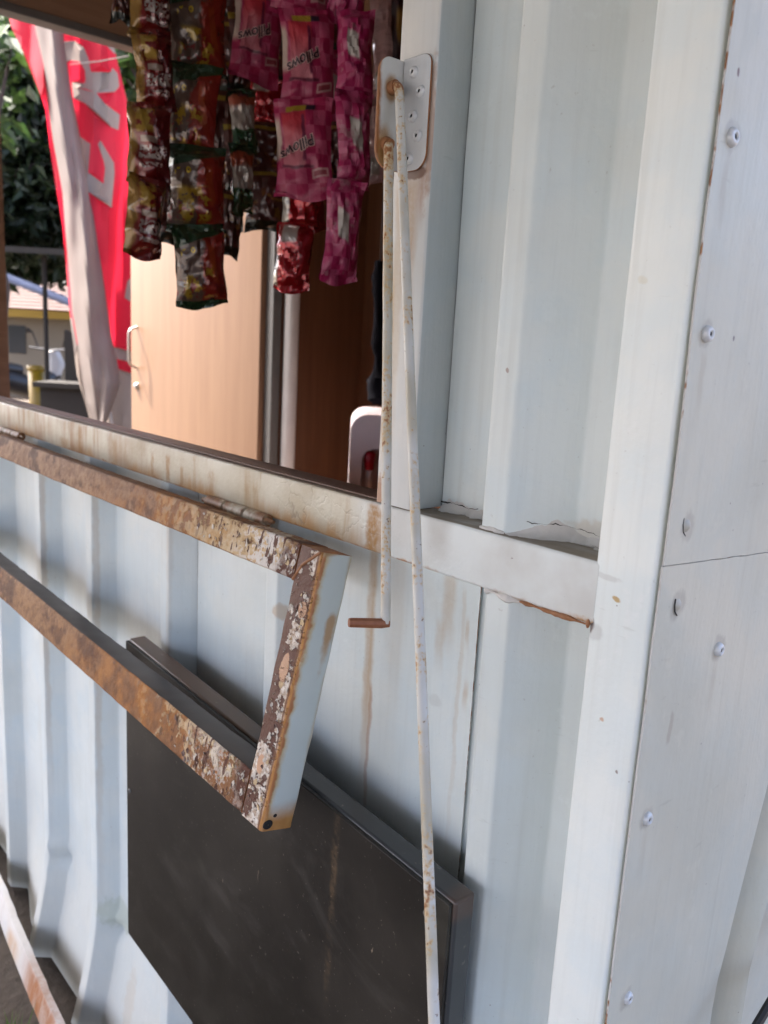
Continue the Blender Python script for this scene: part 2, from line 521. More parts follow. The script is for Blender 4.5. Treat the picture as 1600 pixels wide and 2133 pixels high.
def rust_paint(name, kind):
    """kind 0: far rail of the frame, matt rust; 1: flaking cream and white over rust; 2: chocolate primer, white flakes, rust seam"""
    m = Mat(name, 0.62, 0.0, 0.18)
    P = m.pos(); x, y, z = m.xyz(P); U = m.uv(); u, v, _ = m.xyz(U)
    n1 = m.noise(P, 28, 6, 0.62); n2 = m.noise(P, 75, 5, 0.65); n3 = m.noise(P, 230, 4, 0.6); big = m.noise(P, 7, 3)
    rust = m.mix(m.sm(n1, 0.32, 0.68), (0.150, 0.052, 0.018), (0.42, 0.175, 0.045))
    rust = m.mix(m.sm(n2, 0.56, 0.70) * 0.8, rust, (0.12, 0.045, 0.030))
    if kind < 2:
        dull = m.mix(m.sm(n2 * .6 + big * .4, 0.36, 0.62), (0.160, 0.078, 0.040), (0.33, 0.180, 0.085))
        if kind == 1: dull = m.mix(m.sm(n2 * .6 + big * .4, 0.36, 0.62), (0.20, 0.110, 0.066), (0.38, 0.235, 0.140))
        dull = m.mix(m.sm(m.noise(P, 17, 4, 0.65), 0.54, 0.62) * 0.75, dull, (0.075, 0.035, 0.024))
        near = m.sm(x + (big - 0.5) * 0.3, -0.95, -0.55)
        c = m.mix(near * m.sm(n1, 0.35, 0.6, 0.3, 1.0), dull, rust)
        cream = m.mix(m.sm(n2, 0.3, 0.7), (0.42, 0.245, 0.085), (0.60, 0.48, 0.31))
        k0 = m.sm(x + (big - 0.5) * 0.15, -0.75, -0.40) if kind == 1 else m.sm(x + (big - 0.5) * 0.2, -0.66, -0.40)
        thr = n1 * 0.55 + n2 * 0.45 + k0 * (0.16 if kind == 1 else 0.06)
        flake = m.sm(thr, 0.545, 0.58) * k0
        c = m.mix(flake, c, cream)
        wht = m.sm(x + (big - 0.5) * 0.06, -0.50, -0.42) * (1.0 if kind == 1 else 0.6)
        c = m.mix(wht * m.sm(n1 * 0.6 + n3 * 0.4, 0.47, 0.53), c, (0.62, 0.58, 0.53))
        # brush marked chocolate primer showing through
        br = m.noise(m.sc(P, (120, 60, 22)), 1.0, 4)
        c = m.mix(m.sm(br * 0.6 + n2 * 0.4, 0.55, 0.59) * m.sm(x, -0.62, -0.46) * 0.95, c, CHOC)
        c = m.mix(m.sm(x + (n1 - 0.5) * 0.05, -0.392, -0.365) * m.sm(n2, 0.40, 0.5, 0.5, 1.0), c, CHOC)
        c = m.mix(m.sm(m.vor(P, 30), 0.05, 0.09, 1.0, 0.0) * m.sm(n1, 0.5, 0.55), c, (0.05, 0.025, 0.02))
        h = flake * 0.5 + n2 * 0.6 + n3 * 0.3
    else:
        fl = n1 * 0.35 + n2 * 0.35 + m.noise(m.sc(P, (150, 150, 260)), 1.0, 4) * 0.30
        zone = m.sm(m.noise(m.sc(P, (12, 12, 17)), 1.0, 2) + m.sm(x, -0.352, -0.318, -0.05, 0.12), 0.46, 0.60)
        low = m.sm(z, -0.26, -0.10, 0.10, 0.0)
        white = m.mix(m.sm(n3, 0.35, 0.65), (0.38, 0.28, 0.20), (0.68, 0.63, 0.57))
        flake = m.sm(fl + zone * 0.10 + low * 0.45, 0.590, 0.612)
        c = m.mix(flake, CHOC, white)
        # two bare patches
        for (cx, cz, rx, rz) in ((-0.337, -0.165, 0.0075, 0.016), (-0.330, -0.106, 0.007, 0.009), (-0.341, -0.262, 0.006, 0.012)):
            dx = (x - cx) / rx; dz = (z - cz) / rz
            d = m.op('SQRT', dx * dx + dz * dz) + (n2 - 0.5) * 0.8
            c = m.mix(m.sm(d, 0.85, 0.98, 1.0, 0.0), c, m.mix(n2, (0.40, 0.22, 0.12), (0.58, 0.37, 0.25)))
        seam = m.sm(x + (n1 - 0.5) * 0.010, -0.3255, -0.3185)
        c = m.mix(seam, c, m.mix(n2, (0.24, 0.085, 0.022), (0.52, 0.27, 0.08)))
        c = m.mix(m.sm((x + 0.3222 + (n2 - .5) * 0.006).abs(), 0.0006, 0.002, 1.0, 0.0) * 0.8, c, RUSTD)
        h = flake * 0.8 + n2 * 0.5 + n3 * 0.25
        m.set('Roughness', m.mix(flake, (0.42,) * 3, (0.6,) * 3)); m.set('Specular IOR Level', 0.25)
    m.color(c)
    m.bump(h, 1.0, 0.0034)
    return m.mat


m_rust_up = rust_paint('flaking_rust_upper', 1)
m_rust_low = rust_paint('flaking_rust_lower', 0)
m_rust_end = rust_paint('flaking_primer', 2)


def end_face():
    m = Mat('blue_grey_rusting_paint', 0.42)
    P = m.pos(); x, y, z = m.xyz(P)
    n1 = m.noise(P, 22, 5); n2 = m.noise(P, 90, 4)
    # distance across the slanted face: q runs 0 (front edge) .. 0.037 (back edge)
    q = (z + 0.055) * -0.2256 + (y + 0.013) * 0.9742
    q = y * 0.9742 + z * -0.2256
    c = m.mix(n1, (0.43, 0.485, 0.475), (0.51, 0.555, 0.535))
    c0 = -0.013 * 0.9742 + 0.055 * 0.2256            # back edge
    front = q - (c0 - 0.037); back = c0 - q
    fr = m.sm(front + (n1 - 0.5) * 0.020 + (n2 - 0.5) * 0.010, 0.002, 0.010, 1.0, 0.0)
    c = m.mix(fr * 0.85, c, (0.46, 0.34, 0.16)); c = m.mix(m.sm(front + (n2 - 0.5) * 0.010 + (n1 - 0.5) * 0.012, 0.001, 0.0045, 1.0, 0.0), c, RUST)
    bk = m.sm(back + (n1 - 0.5) * 0.012, 0.0, 0.0055, 1.0, 0.0)
    c = m.mix(bk * 0.75, c, (0.40, 0.32, 0.18))
    lo = m.sm(z + (n1 - 0.5) * 0.03, -0.315, -0.290, 1.0, 0.0)
    c = m.mix(lo, c, m.mix(n2, (0.48, 0.27, 0.09), RUST))
    c = m.mix(m.sm(z + (n1 - 0.5) * 0.006, -0.055, -0.0505), c, (0.32, 0.20, 0.09))
    dx = (back - 0.0095) / 0.0075; dz = (z + 0.122) / m.sm(z, -0.123, -0.121, 0.05, 0.014)
    d = m.op('SQRT', dx * dx + dz * dz) + (n2 - 0.5) * 0.8
    c = m.mix(m.sm(d, 0.4, 1.05, 0.9, 0.0), c, (0.36, 0.21, 0.09))
    m.color(c); m.bump(n1, 0.15, 0.003)
    return m.mat


m_end_face = end_face()
m_dark_top = plain('dark_bare_steel', (0.050, 0.034, 0.026), 0.45, 0.0, 0.35, 18, 0.1)


def rod_paint(name, rustiness, z_lo, z_hi):
    m = Mat(name, 0.40)
    P = m.pos(); x, y, z = m.xyz(P)
    n1 = m.noise(m.sc(P, (46, 46, 17)), 1.0, 6, 0.7); n2 = m.noise(P, 260, 4); big = m.noise(P, 12, 3)
    c = m.mix(m.sm(big, .4, .65), (0.54, 0.535, 0.50), (0.40, 0.365, 0.28))
    lo = m.sm(z, z_lo, z_lo + 0.12, 0.20, 0.0); hi = m.sm(z, z_hi - 0.07, z_hi, 0.0, 0.26)
    k = n1 * 0.6 + n2 * 0.4 + lo + hi + rustiness
    c = m.mix(m.sm(k, 0.58, 0.68) * 0.8, c, (0.50, 0.33, 0.14))
    c = m.mix(m.sm(k, 0.66, 0.72), c, (0.26, 0.10, 0.035))
    c = m.mix(m.sm(n2, 0.66, 0.70) * 0.7, c, (0.10, 0.07, 0.06))
    m.color(c); m.bump(m.sm(k, 0.6, 0.7) * -1.0 + n2 * 0.3, 0.35, 0.001)
    return m.mat


m_rod_long = rod_paint('long_rod_paint', 0.075, -0.42, 0.40)
m_rod_short = rod_paint('short_rod_paint', 0.100, -0.20, 0.36)
m_rust_tip = plain('rusty_rod_tip', (0.24, 0.085, 0.035), 0.55, 0, 0.4, 180, 0.3)
m_bracket = wall_paint('bracket_paint', (0.56, 0.575, 0.58), 0.6, low=False, rough=0.36)


def leaf_paint():
    m = Mat('bracket_leaf_paint', 0.42)
    P = m.pos(); x, y, z = m.xyz(P)
    n = m.noise(P, 50, 5); n2 = m.noise(P, 170, 4)
    c = m.mix(n, (0.48, 0.49, 0.47), (0.62, 0.62, 0.59))
    ed = m.sm(y + (n - 0.5) * 0.010, -0.0295, -0.0255, 1.0, 0.0)
    for (cy, cz, r) in ((-0.016, 0.366, 0.009), (-0.020, 0.318, 0.012), (-0.020, 0.306, 0.013)):
        dy = (y - cy) / r; dz = (z - cz) / (r * 1.5)
        d = m.op('SQRT', dy * dy + dz * dz) + (n - 0.5) * 0.9
        c = m.mix(m.sm(d, 0.45, 1.05, 0.9, 0.0), c, m.mix(n2, (0.22, 0.10, 0.03), (0.46, 0.27, 0.09)))
    c = m.mix(ed, c, RUST)
    m.color(c); m.bump(n, 0.2, 0.002)
    return m.mat


m_leaf_plate = leaf_paint()
m_rust_edge = plain('rusty_edge', (0.27, 0.115, 0.045), 0.6, 0, 0.5, 120, 0.3)
m_rivet = plain('painted_rivet', (0.62, 0.63, 0.63), 0.32, 0.15, 0.12, 300)
m_hole = plain('dark_hole', (0.012, 0.010, 0.009), 0.8)
m_dark = plain('dark_void', (0.02, 0.017, 0.015), 0.9)


def wood(name, c1, c2, rough=0.45, axis=2, k=1.0):
    m = Mat(name, rough)
    P = m.pos()
    s = [34 * k, 34 * k, 34 * k]; s[axis] = 1.6
    g = m.noise(m.sc(P, tuple(s)), 1.0, 4, 0.6, 0.4); b = m.noise(P, 2.5, 3)
    fine = m.noise(m.sc(P, tuple(v * 6 for v in s)), 1.0, 3)
    c = m.mix(m.sm(g, 0.30, 0.72), c1, c2)
    c = m.mix(m.sm(fine, 0.4, 0.8) * 0.25, c, tuple(v * 0.75 for v in c1))
    c = m.mix(m.sm(b, 0.35, 0.7) * 0.3, c, tuple(v * 0.85 for v in c2))
    m.color(c); m.bump(fine, 0.05, 0.001)
    return m.mat


m_door = wood('beech_laminate', (0.183, 0.102, 0.057), (0.212, 0.125, 0.072), 0.38)
m_panel = wood('brown_panel', (0.085, 0.032, 0.012), (0.125, 0.052, 0.022), 0.5)
m_header = wood('brown_header', (0.17, 0.095, 0.055), (0.22, 0.13, 0.078), 0.5, 1)
m_sillboard = wood('sill_board', (0.085, 0.048, 0.034), (0.16, 0.095, 0.068), 0.5, 0)
m_steel = plain('grey_steel', (0.105, 0.105, 0.100), 0.45, 0.2, 0.1)
m_palepole = plain('pale_door_post', (0.50, 0.50, 0.49), 0.4, 0, 0.2, 12)
m_chrome = plain('satin_chrome', (0.40, 0.38, 0.35), 0.4, 0.8, 0.05)

# ------------------------------------------------------------------ the ground
def ground_mat():
    m = Mat('ground', 0.85)
    P = m.pos(); x, y, z = m.xyz(P)
    n = m.noise(P, 3, 6); f = m.noise(P, 60, 5); g = m.noise(P, 0.7, 3)
    conc = m.mix(m.sm(n, .3, .7), (0.090, 0.087, 0.082), (0.130, 0.125, 0.118))  # unseen paving, made dark to hold back bounce light
    conc = m.mix(m.sm(f, .55, .8) * .3, conc, (0.08, 0.078, 0.074))
    soil = m.mix(f, (0.045, 0.034, 0.024), (0.105, 0.080, 0.058))
    k = m.sm(y + (n - 0.5) * 0.12, -0.42, -0.34)
    far = m.sm(x + (g - .5) * 1.0, -3.6, -2.6, 1.0, 0.0)
    c = m.mix(k.max(far), conc, soil)
    m.color(c); m.bump(f * k + n, 0.5, 0.01)
    return m.mat


G = 40.0
ground = mk('ground', [(-G * 2, -G, -Z0), (G, -G, -Z0), (G, G, -Z0), (-G * 2, G, -Z0)], [[0, 1, 2, 3]], ground_mat(), None, None, False)
tag(ground, None, None, None, 'structure')

# ------------------------------------------------------------------ the kiosk
K = thing('kiosk', (-1.1, 0.78, -Z0), 'grey white corrugated metal kiosk with an open serving window', 'kiosk')
part = lambda o, l: tag(o, l)
box('corner_post', -0.05, 0.0, 0.0, 0.05, -1.09, 1.10, m_post, K, 0.0035, 60, 'z', 0.00025)
box('sill_rail', -2.16, -0.0465, -0.0003, 0.037, -0.05, 0.0, m_rail, K, 0.0035, 240, 'x', 0.00035)
box('rail_ledge', -0.2525, -0.0505, 0.0374, 0.0475, -0.0495, -0.0004, m_rail, K, 0.001)
jr, js = rrect(-0.302, -0.2535, 0.0, 0.045, 0.003)
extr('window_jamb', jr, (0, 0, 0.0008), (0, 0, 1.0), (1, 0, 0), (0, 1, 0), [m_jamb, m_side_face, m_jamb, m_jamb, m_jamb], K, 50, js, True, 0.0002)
box('head_rail', -2.2, -0.0504, 0.0, 0.05, 1.0003, 1.11, m_upper, K, 0.0035)
box('window_jamb', -2.16, -2.11, 0.0, 0.045, 0.0008, 1.0, m_jamb, K, 0.003)
box('sill_board', -2.11, -0.3035, 0.0075, 0.0385, 0.0004, 0.0022, m_sillboard, K, 0.0006)


m_sheet_edge = edge_paint('sheet_edge', (0.50, 0.50, 0.49), 0.46, 0.54)
m_plate_edge = edge_paint('plate_edge', (0.50, 0.50, 0.49), 0.535, 0.60, 0.28)


def sheet(name, prof, z0, z1, mat, dz=0.02, flare=None, wav=0.0011, rb=0.0024):
    raw = bend([(p[0], p[1], 0) for p in prof], rb, 4)
    pts = [raw[0]]
    for a_, b_ in zip(raw, raw[1:]):       # keep the flats flat right up to the folds
        L_ = (b_ - a_).length
        if L_ > 0.006: pts += [a_.lerp(b_, 0.0012 / L_)] + densify([a_.lerp(b_, 0.0012 / L_), a_.lerp(b_, 1 - 0.0012 / L_)], 0.012)[1:]
        pts.append(b_)
    nz = max(2, int((z1 - z0) / dz)); n = len(pts)
    V, Fc = [], []
    for k in range(nz + 1):
        z = z0 + (z1 - z0) * k / nz
        for p in pts:
            x, y = p.x, p.y
            q = Vector((x, y * 0.4, z))
            y2 = y + mnoise.noise(q * 5.0) * wav + mnoise.noise(q * 22) * wav * 0.35
            x2 = x
            if flare: x2, y2 = flare(x, y2, z)
            V.append((x2, y2, z))
    for k in range(nz):
        for i in range(n - 1):
            Fc.append([k * n + i, k * n + i + 1, (k + 1) * n + i + 1, (k + 1) * n + i])
    o = mk(name, V, Fc, [mat, m_sheet_edge], K)
    s = o.modifiers.new('thickness', 'SOLIDIFY'); s.thickness = 0.0013; s.offset = -1
    s.material_offset_rim = 1
    es = o.modifiers.new('crisp_edges', 'EDGE_SPLIT'); es.split_angle = math.radians(50)
    return o


def sst(a, b, x):
    t = max(0.0, min(1.0, (x - a) / (b - a))); return t * t * (3 - 2 * t)


def flare_left(x, y, z):
    # the foot of the sheet has been knocked outwards in places
    k = (max(0.0, -0.86 - z) / 0.245) ** 1.5
    y -= k * 0.040 * sst(-1.5, -1.3, x) * (1 - sst(-0.9, -0.74, x) * 0.5)
    for xc, zc in ((-1.222, -0.865), (-0.975, -0.880)):   # dents on the rib flanks where the foot was kicked out
        y -= 0.010 * math.exp(-((z - zc) / 0.014) ** 2 - ((x - xc) / 0.016) ** 2)
        y += 0.012 * math.exp(-((z - zc + 0.028) / 0.016) ** 2 - ((x - xc - 0.006) / 0.016) ** 2)
    return x - k * 0.010 * math.exp(-((x + 1.1) / 0.25) ** 2), y


CR = [-1.99, -1.745, -1.49, -1.236, -1.0, -0.733]
pc = [(-2.16, 0.034)]
for c in CR:
    pc += [(c - 0.052, 0.034), (c - 0.024, 0.003), (c, 0.003)]
    pc += [(c + 0.028, 0.034)] if c < -0.75 else [(c + 0.0262, 0.034)]
sheet('wall_sheet', pc, -1.105, -0.0505, m_wall, 0.012, flare_left)
sheet('wall_sheet', [(-0.7035, 0.0325), (-0.522, 0.034), (-0.4925, 0.004), (-0.470, 0.004), (-0.441, 0.034), (-0.300, 0.0345), (-0.1875, 0.0322)], -1.055, -0.0505, m_wall)
sheet('wall_sheet', [(-0.195, 0.036), (-0.182, 0.036), (-0.156, 0.004), (-0.1305, 0.004), (-0.0945, 0.042), (-0.045, 0.043)], -1.055, -0.0505, m_wall)
sheet('wall_sheet', [(-0.2525, 0.041), (-0.192, 0.038), (-0.1695, 0.006), (-0.1445, 0.006), (-0.0985, 0.042), (-0.045, 0.043)], 0.0012, 1.0, m_upper)

# inner lining and the rest of the box
box('wall_lining', -2.16, -0.05, 0.052, 0.062, -1.0, -0.052, m_panel, K, 0.001)
box('wall_lining', -0.2530, -0.05, 0.052, 0.062, 0.0, 1.0, m_panel, K, 0.001)
box('floor', -2.2, -0.01, 0.045, 1.56, -1.06, -1.0, m_panel, K, 0.002)
box('ceiling', -2.21, -0.01, 0.0, 1.57, 1.10, 1.14, m_header, K, 0.002)
box('back_wall', -2.215, -0.01, 1.56, 1.60, -1.06, 1.14, m_panel, K, 0.002, 1, 'x')
box('roof', -2.35, 0.75, -0.06, 1.72, 1.145, 1.19, m_upper, K, 0.004)  # right eave lengthened, out of view, to block high sky from the side wall
# end wall with its doorway
EX0, EX1 = -2.24, -2.20
box('end_wall_panel', EX0, EX1, 1.186, 1.585, -1.0, 1.119, m_panel, K, 0.002)
box('end_wall_panel', EX0, EX1, 0.03, 0.262, -1.0, 0.978, m_header, K, 0.002)
box('door_header', EX0, EX1 + 0.006, 0.03, 1.243, 0.981, 1.119, m_header, K, 0.002)
box('door_header_trim', EX0 - 0.004, EX1 + 0.010, 0.263, 1.146, 0.958, 0.980, m_steel, K, 0.002)
box('door_jamb', EX0, EX1 + 0.004, 1.148, 1.184, -1.0, 0.957, m_steel, K, 0.002)
tube('door_post', [(-2.172, 1.211, -1.0), (-2.172, 1.211, 1.09)], 0.026, m_palepole, K, 16)

# unseen canopy, added to keep sun and high sky off the wall
BLX0, BLX1, BLY = -4.1, 3.4, -3.2
extr('sky_blocker_bar', rrect(-0.02, 0.02, -0.015, 0.015, 0.004)[0], (BLX0, BLY + 0.03, 0.795), (BLX1, BLY + 0.03, 0.795), (0, 1, 0), (0, 0, 1), m_upper, K)
V = []
for zz in (0.0, 0.012):
    V += [(BLX0, -0.065, 1.195 + zz), (BLX1, -0.065, 1.195 + zz), (BLX1, BLY, 0.815 + zz), (BLX0, BLY, 0.815 + zz)]
mk('sky_blocker', V, [[0, 1, 2, 3], [7, 6, 5, 4], [0, 4, 5, 1], [1, 5, 6, 2], [2, 6, 7, 3], [3, 7, 4, 0]], plain('sky_blocker_cloth', (0.10, 0.11, 0.12), 0.7), K, None, False)
for xx in (BLX0 + 0.05, BLX1 - 0.05):
    tube('sky_blocker_pole', [(xx, BLY + 0.03, -Z0), (xx, BLY + 0.03, 0.78)], 0.02, m_upper, K, 10)

# caulk pressed into the joint above the rail
def bead(name, pts, r, mat, amp=0.45, n=9):
    pts = densify([Vector(p) for p in pts], 0.0035)
    rr = [r * (1 + amp * 2.2 * mnoise.noise(p * 70) + amp * mnoise.noise(p * 190)) for p in pts]
    rr[0] *= 0.3; rr[-1] *= 0.3
    return tube(name, pts, r, mat, K, n, r * 0.35, [max(0.0008, q) for q in rr])


m_caulk = wall_paint('dirty_caulk', (0.60, 0.58, 0.55), 0.9, low=False, rough=0.6)


def fillet(name, xy, hgt, wid, z0=0.0, seed=0.0, skin=0.0012):
    """smeared sealant filling the angle between sheet and rail: a ragged skin from the sheet down onto the rail"""
    pts = densify([Vector((x, y, 0)) for x, y in xy], 0.0016)
    V, Fc = [], []
    m = 9
    for i, p in enumerate(pts):
        t = i / (len(pts) - 1)
        q = Vector((p.x * 1.0, seed, 0))
        end = min(1.0, 6 * t, 6 * (1 - t)) ** 0.6
        h = hgt * end * (0.85 + 0.8 * mnoise.noise(q * 40) + 0.30 * mnoise.noise(q * 130) + 0.10 * mnoise.noise(q * 420))
        w = wid * end * (0.85 + 0.8 * mnoise.noise(q * 40 + Vector((9, 0, 0))) + 0.5 * mnoise.noise(q * 150 + Vector((4, 0, 0))))
        h = max(h, 0.0010); w = max(w, 0.0012)
        for k in range(m + 1):
            s_ = k / m
            a = s_ * math.pi / 2
            bulge = 1.0 + 0.35 * mnoise.noise(Vector((p.x * 130, s_ * 2.2, seed)))
            yy = p.y + 0.0006 - w * (1 - math.cos(a)) * bulge - skin * math.sin(math.pi * s_)
            zz = z0 + h * (1 - math.sin(a)) * bulge + skin * math.sin(math.pi * s_)
            V.append((p.x + 0.0008 * mnoise.noise(Vector((p.x * 300, s_ * 4, seed + 2))), yy, max(zz, z0 - 0.0004)))
    for i in range(len(pts) - 1):
        for k in range(m): Fc.append([i * (m + 1) + k, i * (m + 1) + k + 1, (i + 1) * (m + 1) + k + 1, (i + 1) * (m + 1) + k])
    return mk(name, V, Fc, m_caulk, K)


fillet('sealant', [(-0.2525, 0.040), (-0.225, 0.039), (-0.193, 0.0375)], 0.011, 0.012, 0.0002, 3.0)
fillet('sealant', [(-0.172, 0.0062), (-0.144, 0.0062)], 0.004, 0.0045, 0.0002, 7.0)
fillet('sealant', [(-0.1445, 0.0075), (-0.120, 0.0262), (-0.098, 0.0425), (-0.075, 0.0432), (-0.0505, 0.0435)], 0.015, 0.0130, 0.0002, 12.0)
for pts_ in ([(-0.242, 0.0290, 0.0085), (-0.236, 0.0290, 0.0085), (-0.222, 0.0275, 0.0098), (-0.208, 0.0285, 0.0085), (-0.196, 0.0290, 0.0095)],
             [(-0.128, 0.0130, 0.0130), (-0.118, 0.0190, 0.0125), (-0.108, 0.0255, 0.0140), (-0.094, 0.0320, 0.0132), (-0.082, 0.0330, 0.0120), (-0.070, 0.0325, 0.0110), (-0.058, 0.0320, 0.0125)],
             [(-0.075, 0.0290, 0.0035), (-0.066, 0.0280, 0.0022), (-0.056, 0.0285, 0.0030)]):
    pq = densify([Vector(q_) for q_ in pts_], 0.002)
    pq = [q_ + Vector((0, mnoise.noise(q_ * 260) * 0.0012, mnoise.noise(q_ * 300 + Vector((5, 0, 0))) * 0.0014)) for q_ in pq]
    tube('paint_crack', pq, 0.0006, m_hole, K, 6, 0.0002, [max(0.00008, 0.00022 + 0.0009 * mnoise.noise(q_ * 120)) for q_ in pq])
bead('caulk_bead', [(-0.158, 0.003, -0.0505), (-0.140, 0.002, -0.051), (-0.118, 0.006, -0.051)], 0.0032, m_caulk, 0.7)
bead('weld_bead', [(-0.118, 0.001, -0.0503), (-0.085, 0.0005, -0.0505), (-0.052, 0.0, -0.0505)], 0.0016, m_rust_edge, 0.9)
bead('weld_bead', [(-0.0502, 0.0, -0.053), (-0.0502, -0.0005, -0.046)], 0.0030, m_rust_edge, 0.6)

# rivets
rivet_me = lathe_mesh('rivet', [(0.0012, 0.0002), (0.0014, 0.0012), (0.0021, 0.0019), (0.0034, 0.0016), (0.0045, 0.0009), (0.0049, 0.0002), (0.0049, -0.0004)], [m_rivet, m_hole], 18, [1, 0, 0, 0, 0, 0])
rivet_me.polygons[0].material_index = 1

# the side wall round the corner: two plates, then a folded sheet
def lean(z): return 0.226 * z
def side_plate(name, z0, z1, y0, x):
    V, Fc = [], []
    nz = max(2, int((z1 - z0) / 0.03)); ny = 26
    for k in range(nz + 1):
        z = z0 + (z1 - z0) * k / nz
        y1 = max(0.20, 0.298 + lean(z))
        for i in range(ny + 1):
            y = y0 + (y1 - y0) * i / ny
            q = Vector((0.3, y, z))
            V.append((x + mnoise.noise(q * 7) * 0.0016 + mnoise.noise(q * 30) * 0.0004, y + 0.0005 * mnoise.noise(Vector((3, 3, z * 40))), z - 0.067 * y + 0.0006 * mnoise.noise(Vector((y * 50, 8, 1)))))
    for k in range(nz):
        for i in range(ny): Fc.append([k * (ny + 1) + i, k * (ny + 1) + i + 1, (k + 1) * (ny + 1) + i + 1, (k + 1) * (ny + 1) + i])
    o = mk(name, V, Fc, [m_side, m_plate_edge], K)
    s = o.modifiers.new('thickness', 'SOLIDIFY'); s.thickness = 0.0016; s.offset = -1; s.material_offset_rim = 1
    es = o.modifiers.new('crisp_edges', 'EDGE_SPLIT'); es.split_angle = math.radians(50)
    return o


def cut_edge(z): return 0.0
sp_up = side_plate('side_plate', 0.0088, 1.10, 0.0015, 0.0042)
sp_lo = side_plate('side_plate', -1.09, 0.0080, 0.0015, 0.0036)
tag(sp_up, 'riveted side plate above the rusty seam'); tag(sp_lo, 'riveted side plate below the rusty seam')
# folded sheet beyond
V, Fc = [], []
fold = [(-0.002, 0.0022), (0.003, -0.010), (0.010, -0.018), (0.018, -0.014), (0.026, 0.002), (0.033, 0.014), (0.040, 0.017), (0.047, 0.015), (0.054, 0.006), (0.066, 0.002), (0.30, 0.002), (1.35, 0.002)]
nz = 40
for k in range(nz + 1):
    z = -1.09 + 2.19 * k / nz
    y0 = max(0.20, 0.298 + lean(z))
    for a, b in fold:
        V.append((b + mnoise.noise(Vector((a, z * 3, 5))) * 0.001, min(1.60, y0 + a), z))
nf = len(fold)
for k in range(nz):
    for i in range(nf - 1): Fc.append([k * nf + i, k * nf + i + 1, (k + 1) * nf + i + 1, (k + 1) * nf + i])
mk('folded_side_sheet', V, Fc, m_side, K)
box('side_lining', -0.05, -0.012, 0.055, 1.55, -1.0, 1.1, m_panel, K, 0.002, 1, 'y')

for (y, z, par, s) in ((0.0189, 0.2923, sp_up, 1), (0.0198, 0.1683, sp_up, 0.92), (0.104, -0.0749, sp_lo, 0.95), (0.0236, -0.1944, sp_lo, 0.9), (0.0293, -0.3563, sp_lo, 0.9), (0.106, 0.42, sp_up, 1), (0.11, -0.52, sp_lo, 1)):
    put('rivet', rivet_me, (0.0047 if par is sp_up else 0.0039, y, z), (1, -0.06, 0.03), par, random.random() * 6, (s * 1.28, s * 1.28, 1.9))
# two rivets buried under paint
lump = lathe_mesh('painted_over_rivet', [(0.0004, 0.0019), (0.0022, 0.0018), (0.0040, 0.0011), (0.0060, 0.0003), (0.0075, -0.0004)], m_side, 18)
for (y, z, par) in ((0.0252, 0.0350, sp_up), (0.0283, -0.0250, sp_lo)):
    o = put('painted_over_rivet', lump, (0.0044 if par is sp_up else 0.0036, y, z), (1, 0, 0), par, 0, (0.8, 0.8, 1.5))
    yy = y - 0.004
    tube('paint_crack', [(0.0046, yy - 0.001, z + 0.006), (0.0048, yy - 0.0015, z + 0.001), (0.0048, yy, z - 0.004), (0.0046, yy + 0.004, z - 0.0075)], 0.0005, m_hole, o.parent, 6)
for p0, p1 in (((0.0050, 0.013, 0.3335), (0.0050, 0.0185, 0.3275)), ((0.0044, 0.040, -0.25), (0.0044, 0.0402, -0.256)), ((0.0050, 0.0585, 0.168), (0.0050, 0.060, 0.1655))):
    pass
# one rivet on the front
put('rivet', rivet_me, (-0.742, 0.0268, -0.2907), (0.35, -1, 0), K, 0.4, (0.9, 0.9, 1.3))

# bracket that carries the two rods
def rpoly(w, h, r1, r2, n=7):
    """w x h with the two corners at +w rounded (r1 top, r2 bottom)"""
    pts = [(0, 0)]
    pts += [(w - r2 + r2 * math.sin(t), r2 - r2 * math.cos(t)) for t in [math.pi / 2 * i / n for i in range(n + 1)]]
    pts += [(w - r1 + r1 * math.cos(t), h - r1 + r1 * math.sin(t)) for t in [math.pi / 2 * i / n for i in range(n + 1)]]
    pts += [(0, h)]
    return pts


br = plate('bracket', [(a, b) for a, b in rpoly(0.034, 0.0925, 0.009, 0.014)], (-0.2912, -0.0008, 0.2990), (1, 0, 0), (0, 0, 1), 0.0026, [m_bracket, m_rust_edge], K, 0.0007)
plate('bracket_leaf', [(a, b) for a, b in rpoly(0.0295, 0.0905, 0.013, 0.016)], (-0.2942, -0.0008, 0.3000), (0, -1, 0), (0, 0, 1), -0.0026, [m_leaf_plate, m_rust_edge], br, 0.0007)
for x, z in ((-0.2773, 0.3788), (-0.2675, 0.3619), (-0.2754, 0.3434), (-0.2679, 0.3265), (-0.2772, 0.3090)):
    put('rivet', rivet_me, (x, -0.0036, z), (0.02, -1, 0.02), br, random.random() * 6, (1.02, 1.02, 1.75))
tag(br, 'riveted angle bracket with rusty edges')

